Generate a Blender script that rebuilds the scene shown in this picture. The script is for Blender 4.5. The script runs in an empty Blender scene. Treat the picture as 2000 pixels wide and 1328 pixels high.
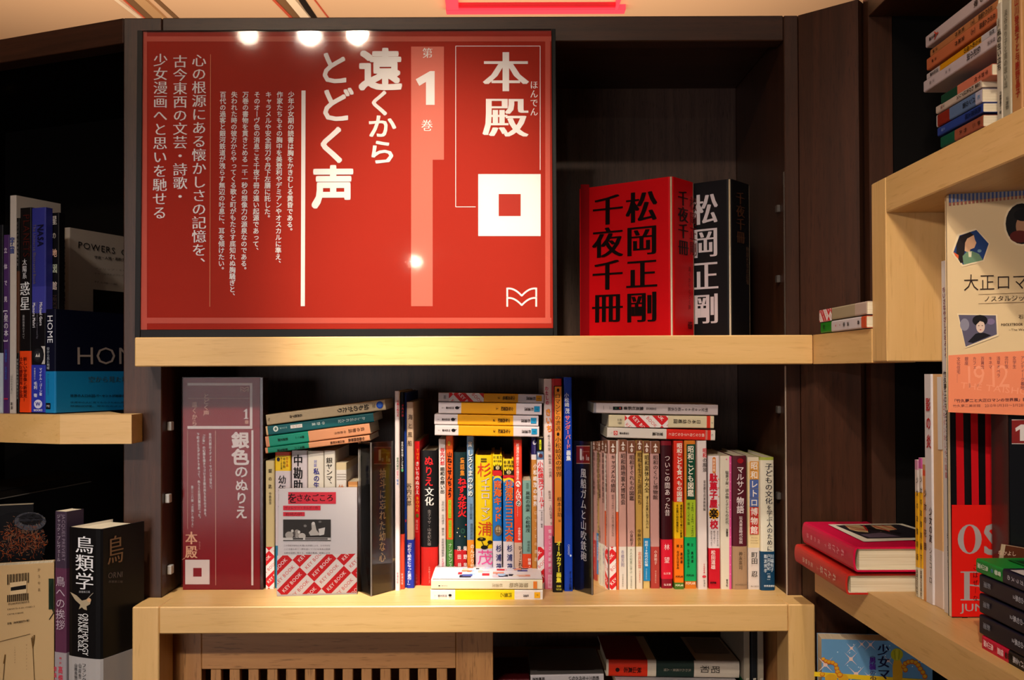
import bpy, math, random
import numpy as np
from mathutils import Vector, Matrix
from mathutils.geometry import tessellate_polygon
random.seed(7)
S = bpy.context.scene
COL = S.collection
# ------------------------------------------------------------------ camera, light, exposure
H = 1.40                                   # eye height above the floor
CAM = Vector((0, 0, H)); F = 2000.0; CX, CY = 980.0, 704.0
PITCH, ROLL = 0.012, 0.0038
fwd = Vector((0, math.cos(PITCH), math.sin(PITCH)))
right0 = Vector((1, 0, 0)); up0 = right0.cross(fwd)
right = right0*math.cos(ROLL) - up0*math.sin(ROLL)
up = up0*math.cos(ROLL) + right0*math.sin(ROLL)
cd = bpy.data.cameras.new('camera'); cam = bpy.data.objects.new('camera', cd); COL.objects.link(cam)
cam.matrix_world = Matrix.Translation(CAM) @ Matrix((right, up, -fwd)).transposed().to_4x4()
cd.sensor_width = 36; cd.lens = 36*F/2000; cd.shift_x = (1000-CX)/2000; cd.shift_y = (CY-664)/2000
cd.clip_start = .02
S.camera = cam
S.view_settings.view_transform = 'Standard'; S.view_settings.look = 'None'
S.view_settings.gamma = 1; S.view_settings.use_curve_mapping = False
S.view_settings.exposure = -0.10
W = bpy.data.worlds.new('world'); S.world = W; W.use_nodes = True
W.node_tree.nodes['Background'].inputs[0].default_value = (1, .8, .6, 1)
W.node_tree.nodes['Background'].inputs[1].default_value = 0.0
def spot(name, loc, tgt, power, deg, blend, col, rad=.03):
    l = bpy.data.lights.new(name, 'SPOT'); l.energy = power; l.spot_size = math.radians(deg); l.spot_blend = blend
    l.color = col; l.shadow_soft_size = rad
    o = bpy.data.objects.new(name, l); COL.objects.link(o); o.location = Vector(loc)+Vector((0, 0, H))
    d = (Vector(tgt)-Vector(loc)).normalized(); o.rotation_euler = d.to_track_quat('-Z', 'Y').to_euler(); return o
def area(name, loc, tgt, power, sx, sy, col):
    l = bpy.data.lights.new(name, 'AREA'); l.energy = power; l.shape = 'RECTANGLE'; l.size = sx; l.size_y = sy; l.color = col
    o = bpy.data.objects.new(name, l); COL.objects.link(o); o.location = Vector(loc)+Vector((0, 0, H))
    d = (Vector(tgt)-Vector(loc)).normalized(); o.rotation_euler = d.to_track_quat('-Z', 'Y').to_euler(); return o
WARM = (1, .80, .58)
spot('ceiling_spot_over_shelf', (-.16, .74, 1.42), (-.16, 1.37, -.31), 300, 13, 1, (1, .95, .88), .02)
spot('ceiling_spot_right', (.26, .74, 1.42), (.26, 1.37, -.31), 80, 17, 1, (1, .90, .78), .02)
spot('ceiling_spot_left', (-.50, .72, 1.42), (-.46, 1.36, -.29), 75, 16, 1, (1, .90, .80), .02)
spot('sign_spot', (-.10, -.40, 1.42), (-.09, 1.33, .15), 285, 14.5, 1, (1, .84, .64), .03)
spot('row_spot', (-.54, -1.13, 1.36), (.20, 1.38, -.25), 62, 26, 1, (1, .94, .89), .055)
spot('row_spot_left', (-.72, -1.13, 1.36), (-.22, 1.38, -.25), 74, 25, 1, (1, .95, .91), .055)
spot('row_spot_far_left', (-.95, -1.13, 1.36), (-.56, 1.36, -.22), 122, 23, 1, (1, .93, .89), .055)
spot('right_spot', (-.35, -.9, 1.42), (.44, 1.08, -.18), 104, 30, 1, (1, .87, .72), .03)
spot('side_fill', (-1.7, -1.2, .62), (.50, 1.0, .27), 120, 15, 1, (1, .84, .74), .08)  # unseen low fill, added to brighten the upper right stack
area('room_end_fill', (-1.7, -3.0, -.35), (-.6, 1.4, -.15), 28, 1.7, 1.0, (1, .90, .88))  # area light added behind the viewer for sheen on post and back panel
area('room_bounce_fill', (0, -.3, 1.42), (0, .9, -.4), 4.2, 2.6, .8, (1, .88, .76))  # unseen overhead area light, added as soft fill for bounced light
area('ceiling_uplight_fill', (-.6, 3.6, .55), (-.7, 4.2, 1.5), 40, 3.6, .6, (1, .76, .56))  # added area light, hidden behind the bookcase to brighten the ceiling

# ------------------------------------------------------------------ projection helpers (photo pixel -> point on a real plane)
def ray(px, py): return fwd + right*((px-CX)/F) - up*((py-CY)/F)
def onP(px, py, p0, n):
    d = ray(px, py); return CAM + d*((Vector(p0)-CAM).dot(n)/d.dot(n))
def onY(px, py, Y): return onP(px, py, (0, Y, 0), Vector((0, 1, 0)))
def onX(px, py, X): return onP(px, py, (X, 0, 0), Vector((1, 0, 0)))
def onZ(px, py, z): return onP(px, py, (0, 0, H+z), Vector((0, 0, 1)))

# ------------------------------------------------------------------ materials
def lin(c): return tuple((x/12.92 if x <= .04045 else ((x+.055)/1.055)**2.4) for x in c)
def hexc(h): h = h.lstrip('#'); return lin([int(h[i:i+2], 16)/255 for i in (0, 2, 4)])
_m = {}
def mat(h, rough=.45, emit=0, spec=.5):
    k = (h, rough, emit, spec)
    if k in _m: return _m[k]
    m = bpy.data.materials.new('paint_'+h.strip('#')); m.use_nodes = True; b = m.node_tree.nodes['Principled BSDF']
    b.inputs['Base Color'].default_value = (*hexc(h), 1); b.inputs['Roughness'].default_value = rough
    b.inputs['Specular IOR Level'].default_value = spec
    if emit: b.inputs['Emission Color'].default_value = (*hexc(h), 1); b.inputs['Emission Strength'].default_value = emit
    _m[k] = m; return m
def wood(name, c1, c2, axis, rough=.4, fine=60., streak=.9, pores=None):
    m = bpy.data.materials.new(name); m.use_nodes = True; nt = m.node_tree; b = nt.nodes['Principled BSDF']
    tc = nt.nodes.new('ShaderNodeTexCoord'); mp = nt.nodes.new('ShaderNodeMapping')
    sc = [fine]*3; sc['xyz'.index(axis)] = fine*.045; mp.inputs['Scale'].default_value = sc
    nt.links.new(tc.outputs['Object'], mp.inputs['Vector'])
    n1 = nt.nodes.new('ShaderNodeTexNoise'); n1.inputs['Scale'].default_value = 1.; n1.inputs['Detail'].default_value = 6; n1.inputs['Roughness'].default_value = .65; n1.inputs['Distortion'].default_value = .5
    nt.links.new(mp.outputs[0], n1.inputs['Vector'])
    mp2 = nt.nodes.new('ShaderNodeMapping'); s2 = [fine*6]*3; s2['xyz'.index(axis)] = fine*.5; mp2.inputs['Scale'].default_value = s2
    nt.links.new(tc.outputs['Object'], mp2.inputs['Vector'])
    n2 = nt.nodes.new('ShaderNodeTexNoise'); n2.inputs['Scale'].default_value = 1.; n2.inputs['Detail'].default_value = 3
    nt.links.new(mp2.outputs[0], n2.inputs['Vector'])
    r = nt.nodes.new('ShaderNodeValToRGB'); r.color_ramp.elements[0].position = .32; r.color_ramp.elements[1].position = .68
    r.color_ramp.elements[0].color = (*hexc(c2), 1); r.color_ramp.elements[1].color = (*hexc(c1), 1)
    nt.links.new(n1.outputs['Fac'], r.inputs['Fac'])
    r2 = nt.nodes.new('ShaderNodeValToRGB'); r2.color_ramp.elements[0].position = .30; r2.color_ramp.elements[1].position = .42
    r2.color_ramp.elements[0].color = (min(1, streak*.72), min(1, streak*.68), min(1, streak*.62), 1); r2.color_ramp.elements[1].color = (1, 1, 1, 1)
    nt.links.new(n2.outputs['Fac'], r2.inputs['Fac'])
    mx = nt.nodes.new('ShaderNodeMix'); mx.data_type = 'RGBA'; mx.blend_type = 'MULTIPLY'; mx.inputs['Factor'].default_value = 1
    nt.links.new(r.outputs['Color'], mx.inputs['A']); nt.links.new(r2.outputs['Color'], mx.inputs['B'])
    nt.links.new(mx.outputs['Result'], b.inputs['Base Color'])
    bp = nt.nodes.new('ShaderNodeBump'); bp.inputs['Strength'].default_value = .15; bp.inputs['Distance'].default_value = .0006
    nt.links.new(n2.outputs['Fac'], bp.inputs['Height']); nt.links.new(bp.outputs[0], b.inputs['Normal'])
    b.inputs['Roughness'].default_value = rough
    return m
LW = {a: wood('maple_'+a, '#DDB274', '#D2A664', a, .40, 45, 1.22) for a in 'xyz'}
DWo = {a: wood('walnut_'+a, '#482818', '#321B0E', a, .42, 90, .8) for a in 'xyz'}
OK_ = {a: wood('oak_'+a, '#C08A52', '#AC7744', a, .45, 70, .85) for a in 'xyz'}
BACK = wood('panel_walnut', '#5E463A', '#45302A', 'z', .42, 140, .6)
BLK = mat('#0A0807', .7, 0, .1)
def grainy(h, rough, amt):
    m = mat(h, rough).copy(); nt = m.node_tree; b = nt.nodes['Principled BSDF']
    tc = nt.nodes.new('ShaderNodeTexCoord'); n = nt.nodes.new('ShaderNodeTexNoise'); n.inputs['Scale'].default_value = 900; n.inputs['Detail'].default_value = 2
    nt.links.new(tc.outputs['Object'], n.inputs['Vector'])
    bp = nt.nodes.new('ShaderNodeBump'); bp.inputs['Strength'].default_value = amt; bp.inputs['Distance'].default_value = .0004
    nt.links.new(n.outputs['Fac'], bp.inputs['Height']); nt.links.new(bp.outputs[0], b.inputs['Normal']); return m
def pages_mat():
    m = mat('#E6D9BC', .7).copy(); m.name = 'page_edges'; nt = m.node_tree; b = nt.nodes['Principled BSDF']
    tc = nt.nodes.new('ShaderNodeTexCoord'); mp = nt.nodes.new('ShaderNodeMapping'); mp.inputs['Scale'].default_value = (2500, 8, 8)
    n = nt.nodes.new('ShaderNodeTexNoise'); n.inputs['Scale'].default_value = 1
    r = nt.nodes.new('ShaderNodeValToRGB'); r.color_ramp.elements[0].position = .3; r.color_ramp.elements[1].position = .6
    r.color_ramp.elements[0].color = (*hexc('#C9B58C'), 1); r.color_ramp.elements[1].color = (*hexc('#E9DDC2'), 1)
    nt.links.new(tc.outputs['Object'], mp.inputs[0]); nt.links.new(mp.outputs[0], n.inputs[0]); nt.links.new(n.outputs['Fac'], r.inputs['Fac']); nt.links.new(r.outputs[0], b.inputs['Base Color'])
    return m
PAGES = pages_mat()
def clear(name, tint=(1, 1, 1), a=.12, rough=.05, ior=1.3):
    m = bpy.data.materials.new(name); m.use_nodes = True; nt = m.node_tree; nt.nodes.clear()
    o = nt.nodes.new('ShaderNodeOutputMaterial'); t = nt.nodes.new('ShaderNodeBsdfTransparent'); t.inputs[0].default_value = (*tint, 1)
    g = nt.nodes.new('ShaderNodeBsdfGlossy'); g.inputs['Roughness'].default_value = rough
    mx = nt.nodes.new('ShaderNodeMixShader'); fr = nt.nodes.new('ShaderNodeFresnel'); fr.inputs[0].default_value = ior
    ad = nt.nodes.new('ShaderNodeMath'); ad.operation = 'ADD'; ad.inputs[1].default_value = a
    nt.links.new(fr.outputs[0], ad.inputs[0]); nt.links.new(ad.outputs[0], mx.inputs[0])
    nt.links.new(t.outputs[0], mx.inputs[1]); nt.links.new(g.outputs[0], mx.inputs[2]); nt.links.new(mx.outputs[0], o.inputs[0]); return m
ACRY = clear('clear_acrylic', (.97, .97, .98), .005, .06, 1.18)
FILM = clear('clear_film', (.98, .98, .98), .015, .06)

# ------------------------------------------------------------------ object helpers
def tag(o, label=None, cat=None, group=None, kind=None):
    if label: o['label'] = label
    if cat: o['category'] = cat
    if group: o['group'] = group
    if kind: o['kind'] = kind
    return o
def empty(name, M, label, cat, group=None):
    o = bpy.data.objects.new(name, None); COL.objects.link(o); o.matrix_world = M; o.empty_display_size = .02
    return tag(o, label, cat, group)
def meshobj(name, verts, faces, mats, midx=None, parent=None, smooth=False, M=None):
    me = bpy.data.meshes.new(name); me.from_pydata([tuple(v) for v in verts], [], faces)
    for m in (mats if isinstance(mats, (list, tuple)) else [mats]): me.materials.append(m)
    if midx: me.polygons.foreach_set('material_index', midx)
    if smooth: me.polygons.foreach_set('use_smooth', [True]*len(faces))
    me.update()
    o = bpy.data.objects.new(name, me); COL.objects.link(o)
    if M is not None: o.matrix_world = M
    if parent: o.parent = parent
    return o
def box_geo(a, b, bev=0.0):
    x0, y0, z0 = a; x1, y1, z1 = b
    if bev <= 0:
        v = [(x, y, z) for z in (z0, z1) for y in (y0, y1) for x in (x0, x1)]
        f = [(0, 2, 3, 1), (4, 5, 7, 6), (0, 1, 5, 4), (2, 6, 7, 3), (0, 4, 6, 2), (1, 3, 7, 5)]
        return v, f
    v = []; f = []
    def idx(i, j, k, ax): return ((i*2+j)*2+k)*3+ax
    for i, x in enumerate((x0, x1)):
        for j, y in enumerate((y0, y1)):
            for k, z in enumerate((z0, z1)):
                sx = bev if i == 0 else -bev; sy = bev if j == 0 else -bev; sz = bev if k == 0 else -bev
                v += [(x, y+sy, z+sz), (x+sx, y, z+sz), (x+sx, y+sy, z)]
    c = [(x0+x1)/2, (y0+y1)/2, (z0+z1)/2]
    def add(q):
        p = [Vector(v[i]) for i in q]; n = (p[1]-p[0]).cross(p[2]-p[0]); m = sum(p, Vector())/len(p)-Vector(c)
        f.append(tuple(q) if n.dot(m) > 0 else tuple(reversed(q)))
    for i in (0, 1): add([idx(i, 0, 0, 0), idx(i, 1, 0, 0), idx(i, 1, 1, 0), idx(i, 0, 1, 0)])
    for j in (0, 1): add([idx(0, j, 0, 1), idx(1, j, 0, 1), idx(1, j, 1, 1), idx(0, j, 1, 1)])
    for k in (0, 1): add([idx(0, 0, k, 2), idx(1, 0, k, 2), idx(1, 1, k, 2), idx(0, 1, k, 2)])
    for j in (0, 1):
        for k in (0, 1): add([idx(0, j, k, 1), idx(1, j, k, 1), idx(1, j, k, 2), idx(0, j, k, 2)])
    for i in (0, 1):
        for k in (0, 1): add([idx(i, 0, k, 0), idx(i, 1, k, 0), idx(i, 1, k, 2), idx(i, 0, k, 2)])
        for j in (0, 1): add([idx(i, j, 0, 0), idx(i, j, 1, 0), idx(i, j, 1, 1), idx(i, j, 0, 1)])
    for i in (0, 1):
        for j in (0, 1):
            for k in (0, 1): add([idx(i, j, k, 0), idx(i, j, k, 1), idx(i, j, k, 2)])
    return v, f
def box(name, a, b, m, parent=None, bev=.0008, M=None):
    v, f = box_geo(a, b, bev); return meshobj(name, v, f, m, None, parent, False, M)
def zb(a): return (a[0], a[1], a[2]+H)
def wbox(name, a, b, m, parent=None, bev=.0008): return box(name, zb(a), zb(b), m, parent, bev)
I4 = Matrix.Identity(4)
def prism_geo(poly, z0, z1):
    n = len(poly); v = [(x, y, z0) for x, y in poly]+[(x, y, z1) for x, y in poly]
    f = [tuple(range(n))[::-1], tuple(range(n, 2*n))]+[(i, (i+1) % n, n+(i+1) % n, n+i) for i in range(n)]
    return v, f

# ------------------------------------------------------------------ glyphs
_g = {}
_tc = bpy.data.curves.new('glyph_source', 'FONT'); _tc.resolution_u = 2
_to = bpy.data.objects.new('glyph_source', _tc); COL.objects.link(_to)
def glyph(ch, off):
    k = (ch, off)
    if k in _g: return _g[k]
    _tc.body = ch; _tc.offset = off
    dg = bpy.context.evaluated_depsgraph_get(); dg.update()
    me = bpy.data.meshes.new_from_object(_to.evaluated_get(dg))
    n = len(me.vertices)
    if n == 0: r = np.zeros((0, 3, 2))
    else:
        co = np.empty(n*3); me.vertices.foreach_get('co', co); co = co.reshape(-1, 3)[:, :2]
        me.calc_loop_triangles(); t = np.empty(len(me.loop_triangles)*3, dtype=np.int32); me.loop_triangles.foreach_get('vertices', t)
        r = co[t.reshape(-1, 3)]
    bpy.data.meshes.remove(me); _g[k] = r; return r
ROT = set('ー～〜―（）「」『』〈〉[]()【】…‥＝=－')
PUN = set('、。'); SML = set('っゃゅょッャュョァィゥェォぁぃぅぇぉ')
def _c(r, k=4): return [(r*sx, r*sy) for sx, sy in ((-1, -1), (1, -1), (-1, 1), (1, 1))][:k]
WT = {0: (0, [(0, 0)]), 'b': (0, _c(.017)), 'k': (0, _c(.030)+[(-.036, 0), (.036, 0), (0, .034), (0, -.034)]), 's': (-.006, [(0, 0)]), 'm': (-.006, [(-.018, 0), (.018, 0)]),
      'M': (-.006, [(-.036, 0), (-.012, 0), (.012, 0), (.036, 0)]), 'B': (0, [(-.024, -.008), (.024, -.008), (-.024, .008), (.024, .008), (0, 0)])}
def gl(ch, wt):
    off, dx = WT[wt]; g = glyph(ch, off); return [g+np.array(d) for d in dx]
def cjk(ch): return ord(ch) > 0x2000
def adv(ch, wt):
    if cjk(ch): return 1.0
    if ch == ' ': return .28
    g = glyph(ch, 0.0); return (g[..., 0].max() if len(g) else .3)+.075
def clip_tris(tr, lo, hi):
    if not len(tr): return tr
    inside = np.all((tr >= np.array(lo)-1e-12) & (tr <= np.array(hi)+1e-12), axis=(1, 2))
    keep = [tr[inside]]; rest = tr[~inside]
    far = np.any(np.all(rest < lo, axis=1) | np.all(rest > hi, axis=1), axis=1); rest = rest[~far]; out = []
    for t in rest:
        poly = [tuple(p) for p in t]
        for ax, lim, sg in ((0, lo[0], 1), (0, hi[0], -1), (1, lo[1], 1), (1, hi[1], -1)):
            res = []; m = len(poly)
            for i in range(m):
                a, b = poly[i], poly[(i+1) % m]; da = sg*(a[ax]-lim); db = sg*(b[ax]-lim)
                if da >= 0: res.append(a)
                if (da > 0) != (db > 0) and da != db:
                    s = da/(da-db); res.append((a[0]+(b[0]-a[0])*s, a[1]+(b[1]-a[1])*s))
            poly = res
            if len(poly) < 3: break
        if len(poly) >= 3: out += [[poly[0], poly[i], poly[i+1]] for i in range(1, len(poly)-1)]
    if out: keep.append(np.array(out))
    return np.concatenate(keep)

class Face:
    """a flat face of a thing, in the thing's own frame: o + u*U + v*V, n outward"""
    def __init__(s, M, o, u, v, n):
        s.M = M; s.Mi = M.inverted(); s.o = Vector(o); s.u = Vector(u); s.v = Vector(v); s.n = Vector(n)
        s.c = s.Mi @ CAM; s.R = s.Mi.to_3x3()
    def uv(s, px, py):
        d = s.R @ ray(px, py); p = s.c + d*((s.o-s.c).dot(s.n)/d.dot(s.n))
        return np.array([(p-s.o).dot(s.u), (p-s.o).dot(s.v)])
def faces_of(M, w, d, h, e=.0009):
    R_ = {'S': Face(M, (0, -e, 0), (1, 0, 0), (0, 0, 1), (0, -1, 0)),
            'R': Face(M, (w+e, 0, 0), (0, 1, 0), (0, 0, 1), (1, 0, 0)),
            'L': Face(M, (-e, 0, 0), (0, -1, 0), (0, 0, 1), (-1, 0, 0)),
            'T': Face(M, (0, 0, h+e), (1, 0, 0), (0, 1, 0), (0, 0, 1))}
    R_['S'].lim = ((.0002, .0), (w-.0002, h)); return R_
def poly_tris(pts):
    t = tessellate_polygon([[Vector((p[0], p[1], 0)) for p in pts]])
    return np.array([[pts[i] for i in q] for q in t])
def ellipse(c, rx, ry, n=20, a0=0, a1=2*math.pi):
    return [np.array([c[0]+rx*math.cos(a0+(a1-a0)*i/n), c[1]+ry*math.sin(a0+(a1-a0)*i/n)]) for i in range(n)]
KEYT = 'KEY BOOK'
def key_pattern(lo, hi, flip=False, s=1.0, ph=(0, 0)):
    """the red and white chequered paper band with its printed words"""
    L, wd = .0405*s, .0133*s; a = math.radians(-45 if flip else 45)
    ex = np.array([math.cos(a), math.sin(a)]); ey = np.array([-ex[1], ex[0]]); c0 = np.array([lo[0]+ph[0], lo[1]+ph[1]])
    red = []; white = []
    R = np.linalg.norm(np.array(hi)-np.array(lo)); ni = int(R/L)+2; nj = int(R/wd)+2
    for i in range(-ni, ni+1):
        for j in range(-nj, nj+1):
            o = c0+ex*i*L+ey*j*wd; isr = (i+j) % 2 == 0
            cell = np.array([[o, o+ex*L, o+ex*L+ey*wd], [o, o+ex*L+ey*wd, o+ey*wd]])
            cl = clip_tris(cell, lo, hi)
            if not len(cl): continue
            if isr: red.append(cl)
            wt = 'b' if isr else 0; ad = [adv(ch, wt) for ch in KEYT]; tot = sum(ad); sc = L*.80/tot; x = L*.1; ts = []
            for ch, q in zip(KEYT, ad):
                g = glyph(ch, .012 if isr else 0.)
                if len(g): p = g*sc; ts.append(o+(p[..., 0:1]+x)*ex+(p[..., 1:2]*1.05+wd*.5-.36*sc)*ey)
                x += q*sc
            t = clip_tris(np.concatenate(ts), lo, hi)
            if len(t): (white if isr else red).append(t)
    cat = lambda l: np.concatenate(l) if l else np.zeros((0, 3, 2))
    return cat(red), cat(white)
class Print:
    """flat printing on a thing's faces, gathered into one mesh part"""
    def __init__(s): s.tr = []; s.mi = []; s.mats = []; s.layer = 0; s.top = 0; s.last = None
    def put(s, face, tris, col, rough=.5):
        if not len(tris): return
        m = col if not isinstance(col, str) else mat(col, rough, 0, .15)
        if m not in s.mats: s.mats.append(m)
        s.layer += 1; s.top = max(s.top, s.layer); off = face.n*(8e-6*min(s.layer, 150))
        o = np.array(face.o+off); U = np.array(face.u); V = np.array(face.v)
        P = o+tris[..., 0:1]*U+tris[..., 1:2]*V
        # face outward
        n = np.cross(P[:, 1]-P[:, 0], P[:, 2]-P[:, 0]) @ np.array(face.n); P[n < 0] = P[n < 0][:, ::-1]
        s.tr.append(P); s.mi += [s.mats.index(m)]*len(P)
    def items(s, face, items):
        for it in items:
            k = it[0]
            if k not in 'vsrht' and k != 'sr': s.layer = s.top
            if k == 'v' or k == 's' or k == 'sr':
                if k == 'v':
                    _, t, xc, y0, y1, w, col, wt = it; xa, xb = xc if isinstance(xc, tuple) else (xc, xc); A = (xa, y0); B = (xb, y1)
                else: _, t, A, B, w, col, wt = it
                s.text(face, t, A, B, w, col, wt, True)
            elif k == 'h':
                _, t, x0, yc, x1, w, col, wt = it; ya, yb = yc if isinstance(yc, tuple) else (yc, yc); s.text(face, t, (x0, ya), (x1, yb), w, col, wt, False)
            elif k == 'r':
                _, t, xc, y0, y1, w, col, wt = it; xa, xb = xc if isinstance(xc, tuple) else (xc, xc); s.text(face, t, (xa, y0), (xb, y1), w, col, wt, False)
            elif k == 't':
                _, t, A, B, w, col, wt = it; s.text(face, t, A, B, w, col, wt, False)
            elif k == 'q':
                _, x0, y0, x1, y1, col = it; s.put(face, poly_tris([face.uv(*p) for p in ((x0, y0), (x0, y1), (x1, y1), (x1, y0))]), col)
            elif k == 'p': s.put(face, poly_tris([face.uv(*p) for p in it[1]]), it[2])
            elif k == 'c':
                _, x, y, rx, ry, col = it; s.put(face, poly_tris([face.uv(*p) for p in ellipse((x, y), rx, ry)]), col)
            elif k == 'l':
                _, x0, y0, x1, y1, w, col = it; L = math.hypot(x1-x0, y1-y0); nx, ny = -(y1-y0)/L*w/2, (x1-x0)/L*w/2
                s.put(face, poly_tris([face.uv(*p) for p in ((x0+nx, y0+ny), (x1+nx, y1+ny), (x1-nx, y1-ny), (x0-nx, y0-ny))]), col)
            elif k == 'key':           # x0 y0 x1 y1 in pixels, flip, scale, phase
                _, x0, y0, x1, y1, flip, sc, ph = it; a = face.uv(x0, y0); b = face.uv(x1, y1)
                lo = np.minimum(a, b); hi = np.maximum(a, b)
                if hasattr(face, 'lim'): lo = np.maximum(lo, face.lim[0]); hi = np.minimum(hi, face.lim[1])
                s.put(face, poly_tris([(lo[0], lo[1]), (hi[0], lo[1]), (hi[0], hi[1]), (lo[0], hi[1])]), '#EFE6E2')
                r, w_ = key_pattern(lo, hi, flip, sc, ph); s.put(face, r, '#D8242A'); s.put(face, w_, '#F4ECE8')
            elif k == 'keyuv':
                _, lo, hi, flip, sc, ph = it; lo = np.array(lo); hi = np.array(hi)
                s.put(face, poly_tris([(lo[0], lo[1]), (hi[0], lo[1]), (hi[0], hi[1]), (lo[0], hi[1])]), '#EFE6E2')
                r, w_ = key_pattern(lo, hi, flip, sc, ph); s.put(face, r, '#D8242A'); s.put(face, w_, '#F4ECE8')
            elif k == 'quv': _, a, b, col = it; s.put(face, poly_tris([(a[0], a[1]), (b[0], a[1]), (b[0], b[1]), (a[0], b[1])]), col)
            elif k == 'logo':
                _, x0, y0, x1, y1, w, col = it; logo(s, face, x0, y0, x1, y1, w, col)
    def text(s, face, t, A, B, w, col, wt, stacked):
        a = face.uv(*A); b = face.uv(*B); d = b-a; L = np.linalg.norm(d); dh = d/L
        pl = math.hypot(B[0]-A[0], B[1]-A[1]); pp = np.array([-(B[1]-A[1])/pl, (B[0]-A[0])/pl])*w
        q = face.uv(A[0]+pp[0], A[1]+pp[1])-a; perp = np.array([-dh[1], dh[0]]); wv = abs(q.dot(perp))
        out = []
        if stacked:
            n = len(t); c = L/n; U = -dh; R = np.array([U[1], -U[0]])
            for i, ch in enumerate(t):
                if ch in ' 　': continue
                ctr = a+dh*c*(i+.5); sx, sy = wv, (min(c, wv*1.3) if cjk(ch) else c)
                gs = gl(ch, wt)
                if not len(gs[0]): continue
                for ci, g in enumerate(gs):
                    g = g-np.array([.5 if cjk(ch) else gs[0][..., 0].max()/2, .38 if cjk(ch) else .35])
                    if ch in ROT: g = np.stack([g[..., 1], -g[..., 0]], -1)
                    if ch in PUN: g = g+np.array([.55, .55])
                    if ch in SML: g = g+np.array([.08, .06])
                    out.append((ci, ctr+g[..., 0:1]*sx*R+g[..., 1:2]*sy*U))
        else:
            U = np.array([-dh[1], dh[0]]); ad = [adv(ch, wt) for ch in t]; sc = L/sum(ad); x = 0.
            for ch, q in zip(t, ad):
                for ci, g in enumerate(gl(ch, wt)):
                    if len(g): out.append((ci, a+(g[..., 0:1]*sc+x)*dh+((g[..., 1:2]-.36)*wv*(1.0 if cjk(ch) else 1.35))*U))
                x += q*sc
        if (t, A) == s.last or (s.last and s.last[0] == t): s.layer = s.top
        s.last = (t, A); L0 = s.layer
        for ci in sorted(set(o[0] for o in out)):
            s.layer = L0+ci; s.put(face, np.concatenate([o[1] for o in out if o[0] == ci]), col)
        s.top = max(s.top, s.layer); s.layer = L0
    def build(s, parent, name='lettering'):
        if not s.tr: return None
        P = np.concatenate(s.tr); n = len(P); me = bpy.data.meshes.new(name)
        me.vertices.add(n*3); me.vertices.foreach_set('co', P.reshape(-1)); me.loops.add(n*3); me.loops.foreach_set('vertex_index', np.arange(n*3, dtype=np.int32))
        me.polygons.add(n); me.polygons.foreach_set('loop_start', np.arange(0, n*3, 3, dtype=np.int32)); me.polygons.foreach_set('loop_total', np.full(n, 3, dtype=np.int32))
        for m in s.mats: me.materials.append(m)
        me.polygons.foreach_set('material_index', s.mi); me.update(calc_edges=True)
        o = bpy.data.objects.new(name, me); COL.objects.link(o); o.parent = parent; return o
def logo(pr, face, x0, y0, x1, y1, w, col):
    xm = (x0+x1)/2; hh = (y1-y0)
    for k in (0, 1):
        yt = y0+hh*.5*k; top = yt+w*.5; n = 8; yv = yt+hh*.42; pr.items(face, [('q', x0, yt, x0+w, y0+hh*(.48 if k == 0 else 1), col), ('q', x1-w, yt, x1, y0+hh*(.48 if k == 0 else 1), col)])
        for sg in (-1, 1):
            xe = x0 if sg < 0 else x1; pts = []
            for i in range(n+1):
                u = i/n; x = xe+(xm-xe)*u; y = top+(yv-top)*(u**2.0)+(-math.sin(u*math.pi)*hh*.04); pts.append((x, y))
            for p, q in zip(pts, pts[1:]): pr.items(face, [('l', p[0], p[1], q[0]+(q[0]-p[0])*.1, q[1]+(q[1]-p[1])*.1, w, col)])

# ------------------------------------------------------------------ books
def outline(w, d, r, bulge=0.0, n=4):
    pts = [(0, d)]
    if bulge > 0:
        m = 8
        for i in range(m+1):
            a = math.pi*i/m; pts.append((w/2-w/2*math.cos(a), bulge*(1-math.sin(a)**.7)))
    else:
        r = min(r, w*.3)
        for i in range(n+1):
            a = math.pi/2*i/n; pts.append((r-r*math.cos(a), r-r*math.sin(a)))
        for i in range(n+1):
            a = math.pi/2*i/n; pts.append((w-r+r*math.sin(a), r-r*math.cos(a)))
    pts.append((w, d)); return pts
def offset(pts, t):
    out = []
    for i, p in enumerate(pts):
        a = pts[max(i-1, 0)]; b = pts[min(i+1, len(pts)-1)]; dx, dy = b[0]-a[0], b[1]-a[1]; L = math.hypot(dx, dy) or 1
        out.append((p[0]-dy/L*t, p[1]+dx/L*t))
    return out
def shell(name, O, I, levels, cols, parent, inner='#E8E0D0'):
    """open U-shaped sleeve; levels z0..zn, one colour per level"""
    v = []; f = []; mi = []; n = len(O); ms = []
    def mid(m):
        if m not in ms: ms.append(m)
        return ms.index(m)
    for z in levels: v += [(x, y, z) for x, y in O]+[(x, y, z) for x, y in I]
    for k in range(len(levels)-1):
        a = k*2*n; b = (k+1)*2*n; c = mid(cols[k])
        for i in range(n-1):
            f.append((a+i, a+i+1, b+i+1, b+i)); mi.append(c)
            f.append((a+n+i+1, a+n+i, b+n+i, b+n+i+1)); mi.append(mid(inner if not isinstance(inner, str) else mat(inner)))
        f.append((a+n, a, b, b+n)); mi.append(c); f.append((a+n-1, a+2*n-1, b+2*n-1, b+n-1)); mi.append(c)
    b = (len(levels)-1)*2*n
    for i in range(n-1):
        f.append((b+i, b+i+1, b+n+i+1, b+n+i)); mi.append(mid(cols[-1])); f.append((i+1, i, n+i, n+i+1)); mi.append(mid(cols[0]))
    return meshobj(name, v, f, ms, mi, parent)
def cm(c, rough=.42): return c if not isinstance(c, str) else mat(c, rough, 0, .22)
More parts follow.
